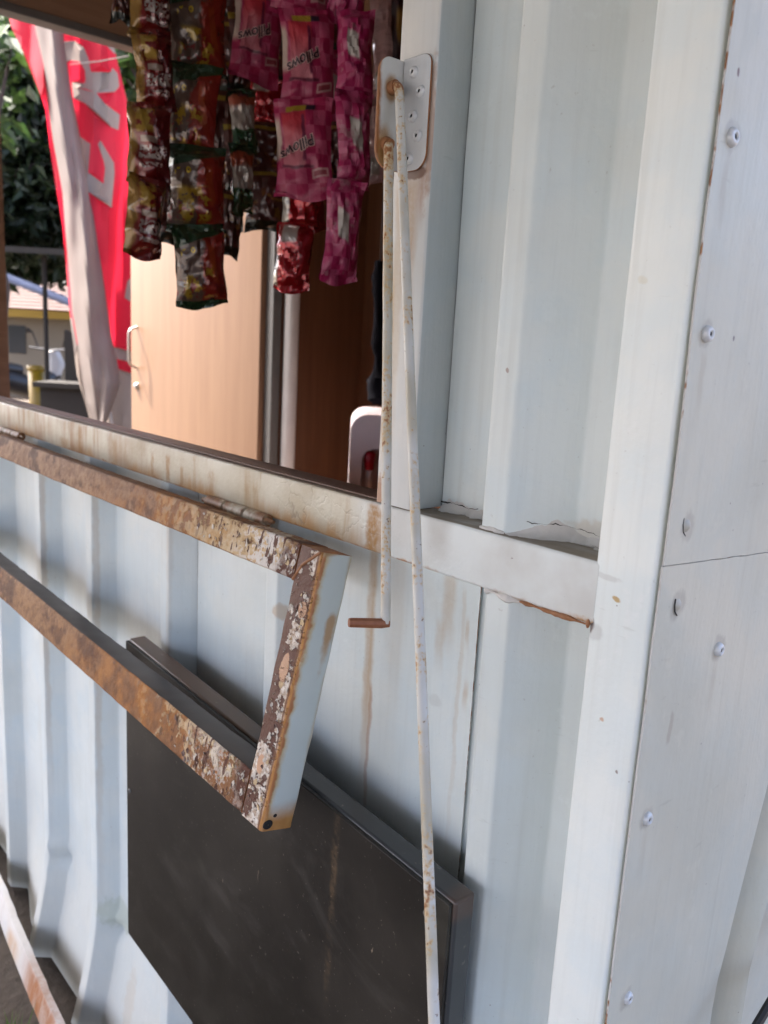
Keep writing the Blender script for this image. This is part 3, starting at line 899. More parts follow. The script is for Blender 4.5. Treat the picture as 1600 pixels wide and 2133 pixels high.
# door standing open outwards
D0 = Vector((-2.245, 1.146, 0)); D1 = Vector((-3.09, 1.053, 0))
dd = (D1 - D0).normalized(); dn = Vector((dd.y, -dd.x, 0))
dn = dn if dn.y < 0 else -dn
door = extr('door', rrect(-0.02, 0.02, 0.0, 0.845, 0.003)[0], (D0.x, D0.y, -1.0), (D0.x, D0.y, 0.95), -dn, dd, m_door, K)
hp = at(293, 755, (D1 - CAM).dot(FW) + 0.02)
hc = D0 + dd * 0.80 + dn * 0.022
hz = 0.085
hpts = bend([hc + Vector((0, 0, hz + 0.085)) - dn * 0.004, hc + dn * 0.035 + Vector((0, 0, hz + 0.07)), hc + dn * 0.035 + Vector((0, 0, hz - 0.07)), hc + Vector((0, 0, hz - 0.085)) - dn * 0.004], 0.02)
tube('handle', hpts, 0.0052, m_chrome, door, 10)
lk = lathe_mesh('lock', [(0.0005, 0.012), (0.010, 0.011), (0.014, 0.004), (0.015, 0.0)], m_chrome, 16)
put('lock', lk, hc + Vector((0, 0, -0.075)) - dn * 0.002, dn, door)

# loose strip of the base, bent away from the wall
V, Fc = [], []
for i in range(61):
    t = i / 60
    x = -2.1 + 1.40 * t
    y = -0.024 - 0.070 * sst(0.2, 1.0, t) - 0.0015 * mnoise.noise(Vector((x * 20, 0, 2)))
    z = -1.062 + 0.003 * mnoise.noise(Vector((x * 6, 3, 0)))
    for a, b_ in ((0.010, 0.0300), (0.0, 0.0295), (-0.003, 0.018), (-0.006, 0.006), (-0.009, -0.006), (-0.011, -0.018)):
        V.append((x, y + a + 0.0012 * mnoise.noise(Vector((x * 30, b_ * 40, 1))), z + b_ + 0.0012 * mnoise.noise(Vector((x * 30, b_ * 40, 7)))))
for i in range(60):
    for k in range(5): Fc.append([i * 6 + k, (i + 1) * 6 + k, (i + 1) * 6 + k + 1, i * 6 + k + 1])
m_base = wall_paint('base_strip_paint', (0.62, 0.60, 0.57), 0.9, low=False, streaks=[(-1.05, 0.16, -1.3, -1.02, 1.0, (0.30, 0.12, 0.045)), (-1.25, 0.06, -1.3, -1.04, 0.7, (0.45, 0.25, 0.10)), (-0.92, 0.06, -1.3, -1.03, 0.9, RUST)])
bs = mk('base_strip', V, Fc, [m_base, m_rust_edge], K)
s_ = bs.modifiers.new('thickness', 'SOLIDIFY'); s_.thickness = 0.002; s_.material_offset_rim = 1
es = bs.modifiers.new('crisp_edges', 'EDGE_SPLIT'); es.split_angle = math.radians(50)
tag(bs, 'bent rusty strip along the foot of the wall')


# ------------------------------------------------------------------ hinged hatch frame
ED = Vector((0, -0.2256, -0.9742)); EN = Vector((0, -0.9742, 0.2256)); FO = Vector((0, -0.013, -0.055))
H = thing('hatch_frame', (-1.2, -0.013, -0.055), 'rusty peeling square tube frame hinged below the serving window', 'hatch frame')
T = 0.037


def bar(name, x0, x1, da0, da1, h, mats, seg=260, jit=0.0007, n0=0.0):
    """horizontal bar: front face height h, top at distance da0 (at x0) .. da1 (at x1) down the flap; sides 0 top,1 front,2 bottom,3 back"""
    pr, sd = rrect(0, h, n0, T, 0.003)
    # profile a -> down the flap, b -> outwards; sides: 0 = b0 (back), 1 = a1 (bottom), 2 = b1 (front), 3 = a0 (top)
    p0 = FO + Vector((x0, 0, 0)) + ED * da0; p1 = FO + Vector((x1, 0, 0)) + ED * da1
    return extr(name, pr, p0, p1, ED, EN, mats, H, seg, sd, True, jit)


bar('upper_bar', -2.12, -0.3545, 0.0, 0.0, 0.0375, [m_rust_up, m_rust_low, m_rust_up, m_rust_low, m_rust_edge])
bar('lower_bar', -2.12, -0.3545, 0.185, 0.2325, 0.0465, [m_dark_top, m_rust_low, m_rust_low, m_dark_top, m_rust_edge])
pr, sd = rrect(-0.354, -0.3155, 0.0, T, 0.003)
# end bar: a -> x, b -> outwards: 0 back, 1 right, 2 front, 3 left
eb = extr('end_bar', pr, FO + ED * 0.001, FO + ED * 0.279, (1, 0, 0), EN, [m_end_face, m_end_face, m_rust_end, m_rust_end, m_rust_edge], H, 90, sd, True, 0.0006)
q = FO + ED * 0.2725 + EN * 0.0315
hole = lathe_mesh('bolt_hole', [(0.0003, 0.0004), (0.0040, 0.0004), (0.0046, 0.0002), (0.0048, -0.001)], m_hole, 16)
put('bolt_hole', hole, (-0.3153, q.y, q.z), (1, 0, 0), eb, 0, (1.15, 1.0, 1))
q = FO + ED * 0.264 + EN * 0.025
put('paint_chip', hole, (-0.3154, q.y, q.z), (1, 0, 0), eb, 0, (0.45, 0.35, 0.5))
# weld along the mitred corner
pts = densify([FO + Vector((-0.3545, 0, 0)) + ED * 0.0365 + EN * 0.0372, FO + Vector((-0.345, 0, 0)) + ED * 0.02 + EN * 0.0374, FO + Vector((-0.322, 0, 0)) + ED * 0.002 + EN * 0.0366, FO + Vector((-0.3165, 0, 0)) + ED * 0.0 + EN * 0.02], 0.003)
tube('weld', pts, 0.0016, m_rust_edge, eb, 7, 0.0009)
# paint lifting off the frame in curled flakes
def flakes(name, spots_, parent, seed):
    rnd = random.Random(seed)
    V, Fc, fm = [], [], []
    for (x, d_, sz) in spots_:
        o_ = FO + Vector((x, 0, 0)) + ED * d_ + EN * (T + 0.0003)
        n = rnd.randint(6, 9); a0 = rnd.random() * 6.28; lift = 0.0004 + rnd.random() * 0.0014; la = rnd.random() * 6.28
        b_ = len(V)
        V.append(o_ + EN * 0.0003)
        for k in range(n):
            a = a0 + 6.28 * k / n; r = sz * (0.45 + rnd.random() * 0.75)
            px_, pd_ = r * math.cos(a), r * 1.35 * math.sin(a)
            up = lift * max(0.0, math.cos(a - la)) ** 1.5
            V.append(o_ + Vector((px_, 0, 0)) + ED * pd_ + EN * up)
        m_ = rnd.choice((0, 0, 1, 2))
        for k in range(n):
            Fc.append([b_, b_ + 1 + (k + 1) % n, b_ + 1 + k]); fm.append(m_)
    o = mk(name, V, Fc, [m_fl_white, m_fl_cream, m_fl_choc], parent, fm, False)
    s = o.modifiers.new('thickness', 'SOLIDIFY'); s.thickness = 0.0003; s.offset = 0
    o['kind'] = 'stuff'
    return o


m_fl_white = plain('white_paint_flake', (0.50, 0.45, 0.39), 0.55, 0, 0.2, 300)
m_fl_cream = plain('cream_paint_flake', (0.50, 0.36, 0.20), 0.55, 0, 0.3, 300)
m_fl_choc = plain('brown_paint_flake', (0.085, 0.032, 0.020), 0.45, 0, 0.3, 300)
rf = random.Random(77)
flakes('paint_flakes', [(-0.349 + 0.024 * rf.random() ** 0.8, 0.03 + 0.235 * rf.random() ** 0.8, 0.0008 + 0.0026 * rf.random() ** 2) for _ in range(70)], eb, 5)
flakes('paint_flakes', [(-0.358 - 0.20 * rf.random() ** 1.6, 0.004 + 0.029 * rf.random(), 0.0008 + 0.0028 * rf.random() ** 2) for _ in range(60)], H, 6)
flakes('paint_flakes', [(-0.360 - 0.16 * rf.random() ** 1.5, 0.236 + 0.036 * rf.random(), 0.0008 + 0.0026 * rf.random() ** 2) for _ in range(45)], H, 8)
# hinges
m_hinge = edge_paint('rusting_hinge', (0.46, 0.40, 0.29), 0.42, 0.56)
for xa, xb in ((-0.61, -0.475), (-1.42, -1.29)):
    c = (-0.0065, -0.0525)
    n = 3
    for i in range(n):
        a = xa + (xb - xa) * i / n + 0.001; b = xa + (xb - xa) * (i + 1) / n - 0.001
        V_ = [(a, c[0], c[1]), (a + 0.002, c[0], c[1]), (b - 0.002, c[0], c[1]), (b, c[0], c[1])]
        tube('hinge_barrel', V_, 0.0075, m_hinge, H, 14, 0.0004, [0.006, 0.0078, 0.0078, 0.006])
    pts = densify([Vector((xa - 0.004, c[0] - 0.004, c[1] + 0.001)), Vector((xb + 0.014, c[0] - 0.003, c[1] + 0.002))], 0.004)
    tube('hinge_weld', pts, 0.0026, m_hinge, H, 7, 0.0018, [0.0026 * (1 + 0.9 * mnoise.noise(p * 150)) for p in pts])

# ------------------------------------------------------------------ the two rods
R1 = thing('prop_rod', (-0.285, -0.016, 0.366), 'long white rod leaning down from the riveted bracket', 'rod')
e = at(905, 2133, 0.575); top = Vector((-0.2805, -0.0165, 0.3675))
e = top + (e - top) * 1.22
tube('rod', densify(bend([(-0.300, -0.0160, 0.3655), (-0.2812, -0.0165, 0.3672), tuple(e)], 0.008, 6), 0.012), 0.0041, m_rod_long, R1, 14, 0.00025)
tube('rusty_elbow', [(-0.2965, -0.016, 0.3656), (-0.2895, -0.016, 0.366), (-0.2850, -0.0162, 0.3664)], 0.0056, m_rust_edge, R1, 12, 0.0005)
R2 = thing('prop_rod', (-0.285, -0.020, 0.320), 'shorter rusty white rod ending in a bent brown hook', 'rod')
b1 = at(803, 1299, 0.715); b2 = at(727, 1297, 0.705)
tube('rod', densify(bend([(-0.300, -0.020, 0.3195), (-0.2862, -0.0205, 0.3212), tuple(b1)], 0.007, 6), 0.012), 0.0043, m_rod_short, R2, 14, 0.0003)
tube('rusty_elbow', [(-0.2965, -0.020, 0.3196), (-0.290, -0.020, 0.3204), (-0.2856, -0.0204, 0.3180)], 0.0060, m_rust_edge, R2, 12, 0.0006)
dv = (b2 - b1).normalized()
tube('hook', [b1 - dv * 0.003 + Vector((0, 0, 0.0008)), b1 + dv * 0.004, b2 - dv * 0.002, b2], 0.0044, m_rust_tip, R2, 8, 0.0003, [0.0040, 0.0046, 0.0044, 0.0040])

# ------------------------------------------------------------------ dark box panel fixed to the wall
def board_mat():
    m = Mat('black_brown_panel', 0.38)
    P = m.pos(); x, y, z = m.xyz(P)
    n = m.noise(P, 7, 5); f = m.noise(P, 120, 4)
    c = m.mix(m.sm(n, .35, .7), (0.011, 0.0085, 0.0060), (0.020, 0.0160, 0.0115))
    scr = m.vor(m.sc(P, (16, 1, 6)), 1.0)
    sc2 = m.noise(m.sc(P, (130, 1, 34)), 1.0, 3)
    c = m.mix(m.sm(sc2, 0.70, 0.76) * m.sm(n, 0.5, 0.62) * 0.8, c, (0.30, 0.24, 0.17))
    wob = (m.noise(P, 30, 3) - 0.5) * 0.006
    run = m.sm((x + 0.288 + wob + (z + 0.3) * -0.02).abs(), 0.001, 0.008, 1.0, 0.0) * m.sm(z, -0.60, -0.33, 0.05, 1.0) * m.sm(z, -0.318, -0.306, 1.0, 0.0)
    c = m.mix(run * m.sm(f + m.noise(P, 18, 3), 0.80, 1.30, 0.0, 1.0) * 0.42, c, (0.22, 0.14, 0.07))
    c = m.mix(m.sm(m.noise(P, 11, 2), 0.62, 0.75) * 0.25, c, (0.10, 0.10, 0.075))
    m.color(c)
    m.set('Roughness', m.sm(n, 0.3, 0.7, 0.34, 0.52)); m.set('Specular IOR Level', 0.35)
    sw = m.noise(m.sc(P, (4, 4, 9)), 1.0, 5, 0.7, 1.5)
    c = m.mix(m.sm(sw, 0.52, 0.70) * 0.5, c, (0.045, 0.040, 0.034))
    c = m.mix(m.sm(m.noise(P, 240, 2), 0.70, 0.74) * 0.6, c, (0.16, 0.14, 0.11))
    m.color(c)
    m.bump(f * 0.3 + n, 0.15, 0.002)
    return m.mat


def rim_mat():
    m = Mat('dark_grey_rim', 0.30)
    P = m.pos(); x, y, z = m.xyz(P)
    n = m.noise(P, 14, 5); f = m.noise(P, 90, 4)
    c = m.mix(n, (0.030, 0.033, 0.035), (0.050, 0.053, 0.055))
    c = m.mix(m.sm(x + (n - .5) * .3, -0.62, -0.34, 1.0, 0.0), c, (0.150, 0.082, 0.042))  # brownish reflection over the left part, painted into the colour
    d = m.op('SQRT', (x + 0.128) * (x + 0.128) + (z + 0.325) * (z + 0.325)) + (n - .5) * 0.04
    c = m.mix(m.sm(d, 0.004, 0.018, .6, 0.0), c, (0.11, 0.065, 0.045))
    c = m.mix(m.sm(f, .66, .74) * 0.4, c, (0.3, 0.25, 0.2))
    m.color(c); m.bump(n, 0.1, 0.002)
    return m.mat


B = thing('wall_panel_box', (-0.45, -0.02, -0.80), 'shallow dark brown metal panel box mounted low on the wall', 'panel box')
TL, TR, BLz, BRz = -0.279, -0.3195, -0.755, -0.795     # heights of the four corners
X0, X1 = -0.777, -0.128
m_board, m_rim = board_mat(), rim_mat()


def hexa(name, x0, x1, y0, y1, tl, tr, bl, brr, mat, parent, bev=0.002):
    V = [(x0, y0, bl), (x1, y0, brr), (x1, y0, tr), (x0, y0, tl), (x0, y1, bl), (x1, y1, brr), (x1, y1, tr), (x0, y1, tl)]
    F_ = [[0, 1, 2, 3], [5, 4, 7, 6], [3, 2, 6, 7], [1, 0, 4, 5], [1, 5, 6, 2], [4, 0, 3, 7]]
    o = mk(name, V, F_, mat, parent)
    b = o.modifiers.new('bevel', 'BEVEL'); b.width = bev; b.segments = 3
    return o


rim_t = 0.0
hexa('box_body', X0, X1, -0.0362, -0.0110, TL, TR, BLz, BRz, m_rim, B, 0.003)
for xb in (X0 + 0.06, X1 - 0.06):
    box('mounting_bar', xb - 0.02, xb + 0.02, -0.0105, 0.030, -0.72, -0.36, m_rim, B, 0.002, 1, 'z')
fp = hexa('front_plate', X0 + 0.0012, X1 - 0.0035, -0.0408, -0.0363, TL - 0.0022, TR - 0.0022, BLz + 0.001, BRz + 0.001, m_board, B, 0.0008)
scr_me = lathe_mesh('screw', [(0.0004, 0.0014), (0.002, 0.0014), (0.0030, 0.0008), (0.0033, -0.0003)], m_steel, 14)
for x, z in ((-0.758, -0.296), (-0.7655, -0.51), (-0.158, -0.345)):
    put('screw', scr_me, (x, -0.0413, z), (0, -1, 0), fp)

# ------------------------------------------------------------------ cable at the right
m_cable = plain('black_cable', (0.012, 0.012, 0.012), 0.45)
c0 = Vector((0.05, 0.12, -0.47)); c1 = Vector((0.05, 0.1662, -0.4285)); c2 = Vector((0.05, 0.2052, -0.4300)); c3 = Vector((0.045, 0.33, -0.40)); c4 = Vector((0.02, 0.6, -0.25))
cb = tube('cable', densify(bend([(0.09, -0.02, -1.115), (0.075, 0.05, -0.75), tuple(c0), tuple(c2), tuple(c3), tuple(c4), (0.016, 0.75, 0.2)], 0.05), 0.03), 0.0042, m_cable, None, 8)
tag(cb, 'black cable hanging beside the side wall at lower right', 'cable')

# ------------------------------------------------------------------ snack sachets
def foil(name, fn, rough=0.22, metal=0.25, dark=0.46, coat=1.0, fq=26):
    m = Mat(name, rough, metal, 0.25)
    U = m.uv(); u, v, _ = m.xyz(U)
    P = m.pos()
    c = m.mix(dark, fn(m, u, v, U, P), (0.004, 0.002, 0.003))
    m.color(c)
    m.set('Coat Weight', coat); m.set('Coat Roughness', 0.07)
    cr = m.noise(m.sc(P, (1, 1, 0.55)), fq, 3, 0.5, 1.2)
    cr = (cr - 0.5).abs() * 2.0 + m.noise(P, 90, 2) * 0.25
    m.bump(cr, 0.8, 0.004)
    return m.mat


def f_red_yellow(m, u, v, U, P):
    n = m.noise(P, 60, 4); n2 = m.noise(P, 160, 3)
    c = m.mix(m.sm(u, 0.55, 0.72), (0.24, 0.015, 0.012), (0.13, 0.006, 0.008))
    c = m.mix(m.sm(u + (n - .5) * .3, 0.12, 0.25, 1.0, 0.0), c, (0.36, 0.19, 0.03))
    c = m.mix(m.band(v, 0.62, 0.92, .03) * m.band(u, .2, .62, .05) * m.sm(n, .42, .5), c, (0.50, 0.30, 0.04))
    c = m.mix(m.band(v, 0.30, 0.46, .015) * m.band(u, .28, .92, .02) * m.sm(n2, .46, .5), c, (0.62, 0.55, 0.5))
    c = m.mix(m.band(v, 0.19, 0.25, .01) * m.band(u, .3, .85, .02) * m.sm(n2, .44, .5), c, (0.6, 0.5, 0.45))
    c = m.mix(m.band(v, 0.50, 0.57, .01) * m.band(u, .3, .7, .02), c, (0.50, 0.38, 0.30))
    return c


def f_green_band(m, u, v, U, P):
    n = m.noise(P, 45, 4); n2 = m.noise(P, 120, 3)
    c = m.mix(m.sm(u + (n - .5) * .5 - v * .1, 0.42, 0.52), (0.15, 0.095, 0.07), (0.30, 0.022, 0.010))
    c = m.mix(m.band(u + v * .2, .80, .92, .02) * m.band(v, .3, .74, .03), c, (0.40, 0.06, 0.012))
    c = m.mix(m.sm(n, .5, .56) * m.band(v, .12, .50, .04) * m.band(u, .15, .75, .05), c, (0.52, 0.33, 0.03))
    c = m.mix(m.sm(n2, .55, .6) * m.band(v, .12, .34, .04), c, (0.25, 0.02, 0.02))
    d = (u - v * 0.28)
    c = m.mix(m.sm(v - u * 0.20, 0.70, 0.72), c, (0.020, 0.060, 0.022))
    c = m.mix(m.sm(v, 0.07, 0.09, 1.0, 0.0), c, (0.020, 0.060, 0.022))
    w = m.op('WRAP', u * 1.0, 0.0) if False else u
    ring = m.vor(m.sc(U, (7.5, 9, 1)), 1.0)
    c = m.mix(m.band(v - u * 0.18, .57, .67, .01) * m.band(u, .12, .58, .02) * m.sm(ring, .30, .36, 1.0, 0.0) * m.sm(ring, .10, .14), c, (0.62, 0.42, 0.02))
    return c


def checker(m, u, v, k=(5, 7)):
    a = m.op('FLOOR', u * k[0] + v * 0.6); b = m.op('FLOOR', v * k[1])
    return m.op('PINGPONG', a + b, 1.0)


def f_pillow(m, u, v, U, P):
    ck = checker(m, u, v)
    c = m.mix(ck, (0.36, 0.012, 0.075), (0.46, 0.065, 0.145))
    n = m.noise(P, 50, 3)
    fig = m.band(u + (n - .5) * .08, .14, .56, .02) * m.band(v, .30, .86, .03)
    c = m.mix(fig, c, m.mix(m.sm(v, .45, .8), (0.56, 0.16, 0.20), (0.55, 0.035, 0.055)))
    edge = m.band(u + (n - .5) * .08 + v * 0.1, .56, .62, .015) * m.band(v, .36, .82, .02)
    c = m.mix(edge, c, (0.16, 0.012, 0.05))
    c = m.mix(m.band(v + (n - .5) * .05, .285, .315, .01) * m.band(u, .12, .7, .03), c, (0.14, 0.012, 0.04))
    c = m.mix(m.band(v, .86, .92, .008) * m.band(u, .22, .72, .02), c, m.mix(m.sm(u, .55, .57), (0.45, 0.30, 0.03), (0.02, 0.01, 0.03)))
    lab = m.band(u, .66, .95, .012) * m.band(v - u * .12, .10, .19, .008)
    c = m.mix(lab, c, (0.55, 0.30, 0.30))
    lab2 = m.band(u, .69, .92, .012) * m.band(v - u * .12, .12, .17, .006)
    c = m.mix(lab2, c, (0.30, 0.05, 0.07))
    c = m.mix(m.sm(u + (n - .5) * .06, .06, .12, 1.0, 0.0) * m.band(v, .4, .8, .05), c, (0.60, 0.46, 0.38))
    return c


def f_magenta(m, u, v, U, P):
    ck = checker(m, u, v, (4, 8))
    c = m.mix(ck, (0.38, 0.012, 0.095), (0.50, 0.075, 0.185))
    c = m.mix(m.band(u, .30, .62, .02) * m.band(v + u * .2, .52, .80, .02), c, (0.55, 0.50, 0.46))
    c = m.mix(m.sm(m.noise(P, 40, 3), .60, .66) * .6, c, (0.50, 0.26, 0.30))
    return c


def f_red(m, u, v, U, P):
    c = m.mix(m.sm(u, .2, .9), (0.42, 0.008, 0.014), (0.26, 0.004, 0.010))
    c = m.mix(m.band(u, .20, .62, .03) * m.band(v, .72, .95, .03), c, (0.50, 0.44, 0.40))
    c = m.mix(m.sm(u, .10, .18, 1.0, 0.0) * m.band(v, .05, .5, .03), c, (0.45, 0.42, 0.36))
    return c


def f_white_green(m, u, v, U, P):
    n = m.noise(P, 40, 4)
    c = m.mix(m.sm(v + (n - .5) * .2, .34, .40), (0.015, 0.085, 0.030), (0.52, 0.46, 0.40))
    c = m.mix(m.sm(v + (n - .5) * .3, .66, .74), c, (0.42, 0.08, 0.03))
    c = m.mix(m.sm(v + (n - .5) * .3, .84, .9), c, (0.02, 0.07, 0.03))
    return c


def f_brown(m, u, v, U, P):
    n = m.noise(P, 50, 4)
    c = m.mix(n, (0.055, 0.012, 0.010), (0.14, 0.035, 0.025))
    c = m.mix(m.sm(n, .56, .62) * m.band(v, .2, .6, .1), c, (0.34, 0.17, 0.03))
    c = m.mix(m.sm(v, .16, .19, 1.0, 0.0), c, (0.012, 0.022, 0.012))
    c = m.mix(m.band(v, .86, .93, .01), c, (0.42, 0.30, 0.03))
    return c


def f_pale(m, u, v, U, P):
    n = m.noise(m.sc(P, (30, 30, 200)), 1.0, 2)
    c = m.mix(m.sm(n, .5, .6) * .4, (0.46, 0.26, 0.24), (0.30, 0.16, 0.15))
    c = m.mix(m.sm(u, .56, .58), c, (0.035, 0.010, 0.010))
    c = m.mix(m.band(u, .1, .45, .02) * m.band(v, .08, .26, .02), c, (0.25, 0.20, 0.16))
    c = m.mix(m.band(u, .72, .95, .04) * m.band(v, .5, .75, .06), c, (0.40, 0.22, 0.05))
    return c


FO_ = dict(A=foil('red_yellow_wrapper', f_red_yellow), B=foil('green_band_wrapper', f_green_band), P=foil('pink_check_wrapper', f_pillow, 0.5, 0.0, 0.35, 0.25),
           F=foil('magenta_wrapper', f_magenta, 0.4, 0.0, 0.35, 0.25), R=foil('red_foil_wrapper', f_red, 0.16, 0.55, 0.25, 1.0), C=foil('white_green_wrapper', f_white_green),
           D=foil('brown_wrapper', f_brown, 0.3), G=foil('pale_wrapper', f_pale, 0.35, 0.05))
m_ink = plain('dark_wrapper_ink', (0.035, 0.006, 0.016), 0.5)
m_outline = plain('cream_wrapper_ink', (0.55, 0.36, 0.32), 0.5)


def puff(u, v, th):
    e = min(1.0, max(0.0, (v - 0.06) / 0.16)) * min(1.0, max(0.0, (0.95 - v) / 0.16))
    e = math.sin(e * math.pi / 2)
    s = max(0.0, 1 - abs(2 * u - 1) ** 2.4)
    return th * e * (s ** 0.7)


def sachet(name, w, h, th, mat, seed, twist=0.0, nip=0.0):
    """pillow packet, local x across, z up from -h to 0, facing -y; crimped seals at both ends"""
    nu, nv = 14, 26
    V, Fc, uv = [], [], []
    rnd = random.Random(seed)
    o3 = Vector((rnd.random() * 50, rnd.random() * 50, rnd.random() * 50))
    def P(u, v, sgn):
        k = puff(u, v, th)
        z = -h * (1 - v)
        n = mnoise.noise(Vector((u * 3.0, v * 4.0, sgn * 2.0)) + o3); n2 = mnoise.noise(Vector((u * 8, v * 9, sgn)) + o3)
        crease = (abs(mnoise.noise(Vector((u * 4.5 + v * 2, v * 3.0, 7 + sgn)) + o3)) - 0.2)
        y = -sgn * (k * (1 + 0.35 * n) + 0.0004) + 0.006 * n + 0.0035 * n2 * (0.4 + k / th) + crease * 0.012 * (k / th)
        wv = w * (1 - 0.10 * math.sin(math.pi * min(1, max(0, v))) - nip * (1 - abs(2 * v - 1)))
        x = (u - 0.5) * wv + 0.003 * mnoise.noise(Vector((v * 5, 0, 3)) + o3)
        if v < 0.06 or v > 0.95:
            y += 0.004 * math.sin(u * 9 + seed) + 0.0012 * math.sin(v * 900)
            z += 0.005 * math.sin(u * 5 + seed * 2) * (1 if v < 0.06 else 0)
        a = twist * (1 - v)
        return (x * math.cos(a) - y * math.sin(a), x * math.sin(a) + y * math.cos(a), z + 0.003 * n)
    for sgn in (1, -1):
        b = len(V)
        for j in range(nv + 1):
            for i in range(nu + 1): V.append(P(i / nu, j / nv, sgn))
        for j in range(nv):
            for i in range(nu):
                f = [b + j * (nu + 1) + i, b + j * (nu + 1) + i + 1, b + (j + 1) * (nu + 1) + i + 1, b + (j + 1) * (nu + 1) + i]
                t = [(i / nu, j / nv), ((i + 1) / nu, j / nv), ((i + 1) / nu, (j + 1) / nv), (i / nu, (j + 1) / nv)]
                if sgn < 0: f.reverse(); t.reverse()
                Fc.append(f); uv.append(t)
    me_o = mk(name, V, Fc, mat, None, None, True, uv, True)
    return me_o, P


def text_mesh(body, size, shear, offset):
    cu = bpy.data.curves.new('lettering', 'FONT')
    cu.body = body; cu.size = size; cu.align_x = 'CENTER'; cu.align_y = 'CENTER'; cu.shear = shear; cu.offset = offset
    cu.resolution_u = 3
    o = bpy.data.objects.new('lettering', cu)
    col.objects.link(o)
    dg = bpy.context.evaluated_depsgraph_get(); dg.update()
    me = bpy.data.meshes.new_from_object(o.evaluated_get(dg))
    col.objects.unlink(o); bpy.data.objects.remove(o)
    bm = bmesh.new(); bm.from_mesh(me); bmesh.ops.triangulate(bm, faces=bm.faces)
    bmesh.ops.subdivide_edges(bm, edges=[e for e in bm.edges if e.calc_length() > size * 0.25], cuts=1)
    bmesh.ops.triangulate(bm, faces=bm.faces)
    bm.to_mesh(me); bm.free()
    return me


txt_in = text_mesh('Pillows', 0.0225, 0.25, 0.0005)
txt_out = text_mesh('Pillows', 0.0225, 0.25, 0.0014)


def on_pack(me, name, mat, parent, P, u0, v0, w, h, rot, lift):
    V = []
    for vv in me.vertices:
        a, b = vv.co.x, vv.co.y
        x = a * math.cos(rot) - b * math.sin(rot); y = a * math.sin(rot) + b * math.cos(rot)
        u = min(0.97, max(0.03, u0 + x / w)); v = min(0.93, max(0.07, v0 + y / h))
        p = Vector(P(u, v, 1)); p.y -= lift
        V.append(p)
    Fc = [list(p.vertices) for p in me.polygons]
    o = mk(name, V, Fc, mat, None, None, False, None, True)
    o.parent = parent
    return o


m_cord = plain('string', (0.35, 0.30, 0.24), 0.8)
HANG = 1.10


def strip(kinds, cells, depth, width_px, label, yaw=0.0, th=0.012, cat='snack packets', seed=0, twist=0.0, nip=0.0):
    """a hanging strip: kinds and cells (centre x, top y, bottom y in the photograph), at one distance"""
    k = depth / FPX
    top = at(cells[0][0], cells[0][1], depth)
    S_ = thing('snack_strip', top, label, cat, 'strips of snack packets hanging in the serving window')
    face = (CAM - top); ang = math.atan2(face.y, face.x) + math.pi / 2 + yaw
    for i, (kd, (cx, ty, by)) in enumerate(zip(kinds, cells)):
        w_, h_ = width_px * k, (by - ty) * k * 1.03
        o, P = sachet('snack_packet', w_ * (1.05 + 0.06 * math.sin(i * 3.1 + seed)), h_, th * (1.25 + 0.3 * math.sin(i * 1.9 + seed * 2)), FO_[kd], seed * 13 + i * 3 + 1, twist, nip)
        o.parent = S_
        p = at(cx, ty, depth) - top
        o.location = p + Vector((0, 0, 0.001))
        o.rotation_euler = (0.07 * math.sin(i * 2 + seed), 0.085 * math.sin(i * 1.7 + seed * 3), ang + 0.26 * math.sin(i * 2.3 + seed))
        if kd == 'P':
            on_pack(txt_out, 'lettering_outline', m_outline, o, P, 0.41, 0.50, w_, h_, math.radians(180 + 26), 0.0014)
            on_pack(txt_in, 'lettering', m_ink, o, P, 0.41, 0.50, w_, h_, math.radians(180 + 26), 0.0022)
    tube('string', [top, Vector((top.x, top.y, HANG + 0.02))], 0.0012, m_cord, S_, 6)
    return S_


strip('AAAA', [(316, -90, 66), (314, 62, 220), (311, 216, 374), (310, 370, 528)], 1.34, 84, 'leftmost long strip of dark red and yellow snack packets', 0.10, 0.014, seed=1)
strip('BBBB', [(412, -36, 140), (411, 134, 310), (410, 304, 474), (411, 468, 630)], 1.40, 112, 'strip of red snack packets with dark green bands', -0.05, 0.016, seed=2)
strip('DCC', [(505, 20, 195), (503, 186, 312), (508, 304, 436)], 1.52, 58, 'narrow crumpled strip of white and green packets', 0.2, 0.010, seed=3, twist=0.5, nip=0.1)
strip('DD', [(487, 250, 402), (485, 398, 530)], 1.62, 46, 'dark brown packets behind the green banded strip', 0.3, 0.008, seed=4)
strip('RDD', [(556, 165, 262), (556, 256, 366), (552, 350, 474)], 1.66, 92, 'dark packets with a red top one behind the pink strips', 0.0, 0.010, seed=5)
strip('PP', [(552, -200, -22), (546, -26, 152)], 1.50, 104, 'short pink checked strip left of the longer pink one', 0.05, 0.011, seed=6)
strip('PPP', [(642, -170, 22), (638, 18, 214), (632, 206, 402)], 1.36, 116, 'longer pink checked strip with dark lettering upside down', 0.02, 0.013, seed=7)
strip('RR', [(628, 330, 474), (616, 466, 600)], 1.44, 86, 'pair of shiny red foil packets below the pink strip', -0.15, 0.014, seed=8)
strip('FFFF', [(742, -150, 28), (740, 22, 196), (736, 190, 384), (724, 376, 578)], 1.28, 82, 'magenta checked strip hanging nearest the window jamb', 0.15, 0.015, seed=9, twist=0.25, nip=0.06)
strip('GG', [(812, -30, 196), (812, 190, 368)], 1.40, 86, 'pale pink and brown packets partly behind the bracket', -0.1, 0.010, seed=10)
strip('DDDD', [(350, -110, 50), (352, 46, 206), (348, 200, 360), (352, 354, 500)], 1.62, 70, 'dark packets half hidden between the two leftmost strips', 0.2, 0.010, seed=21)
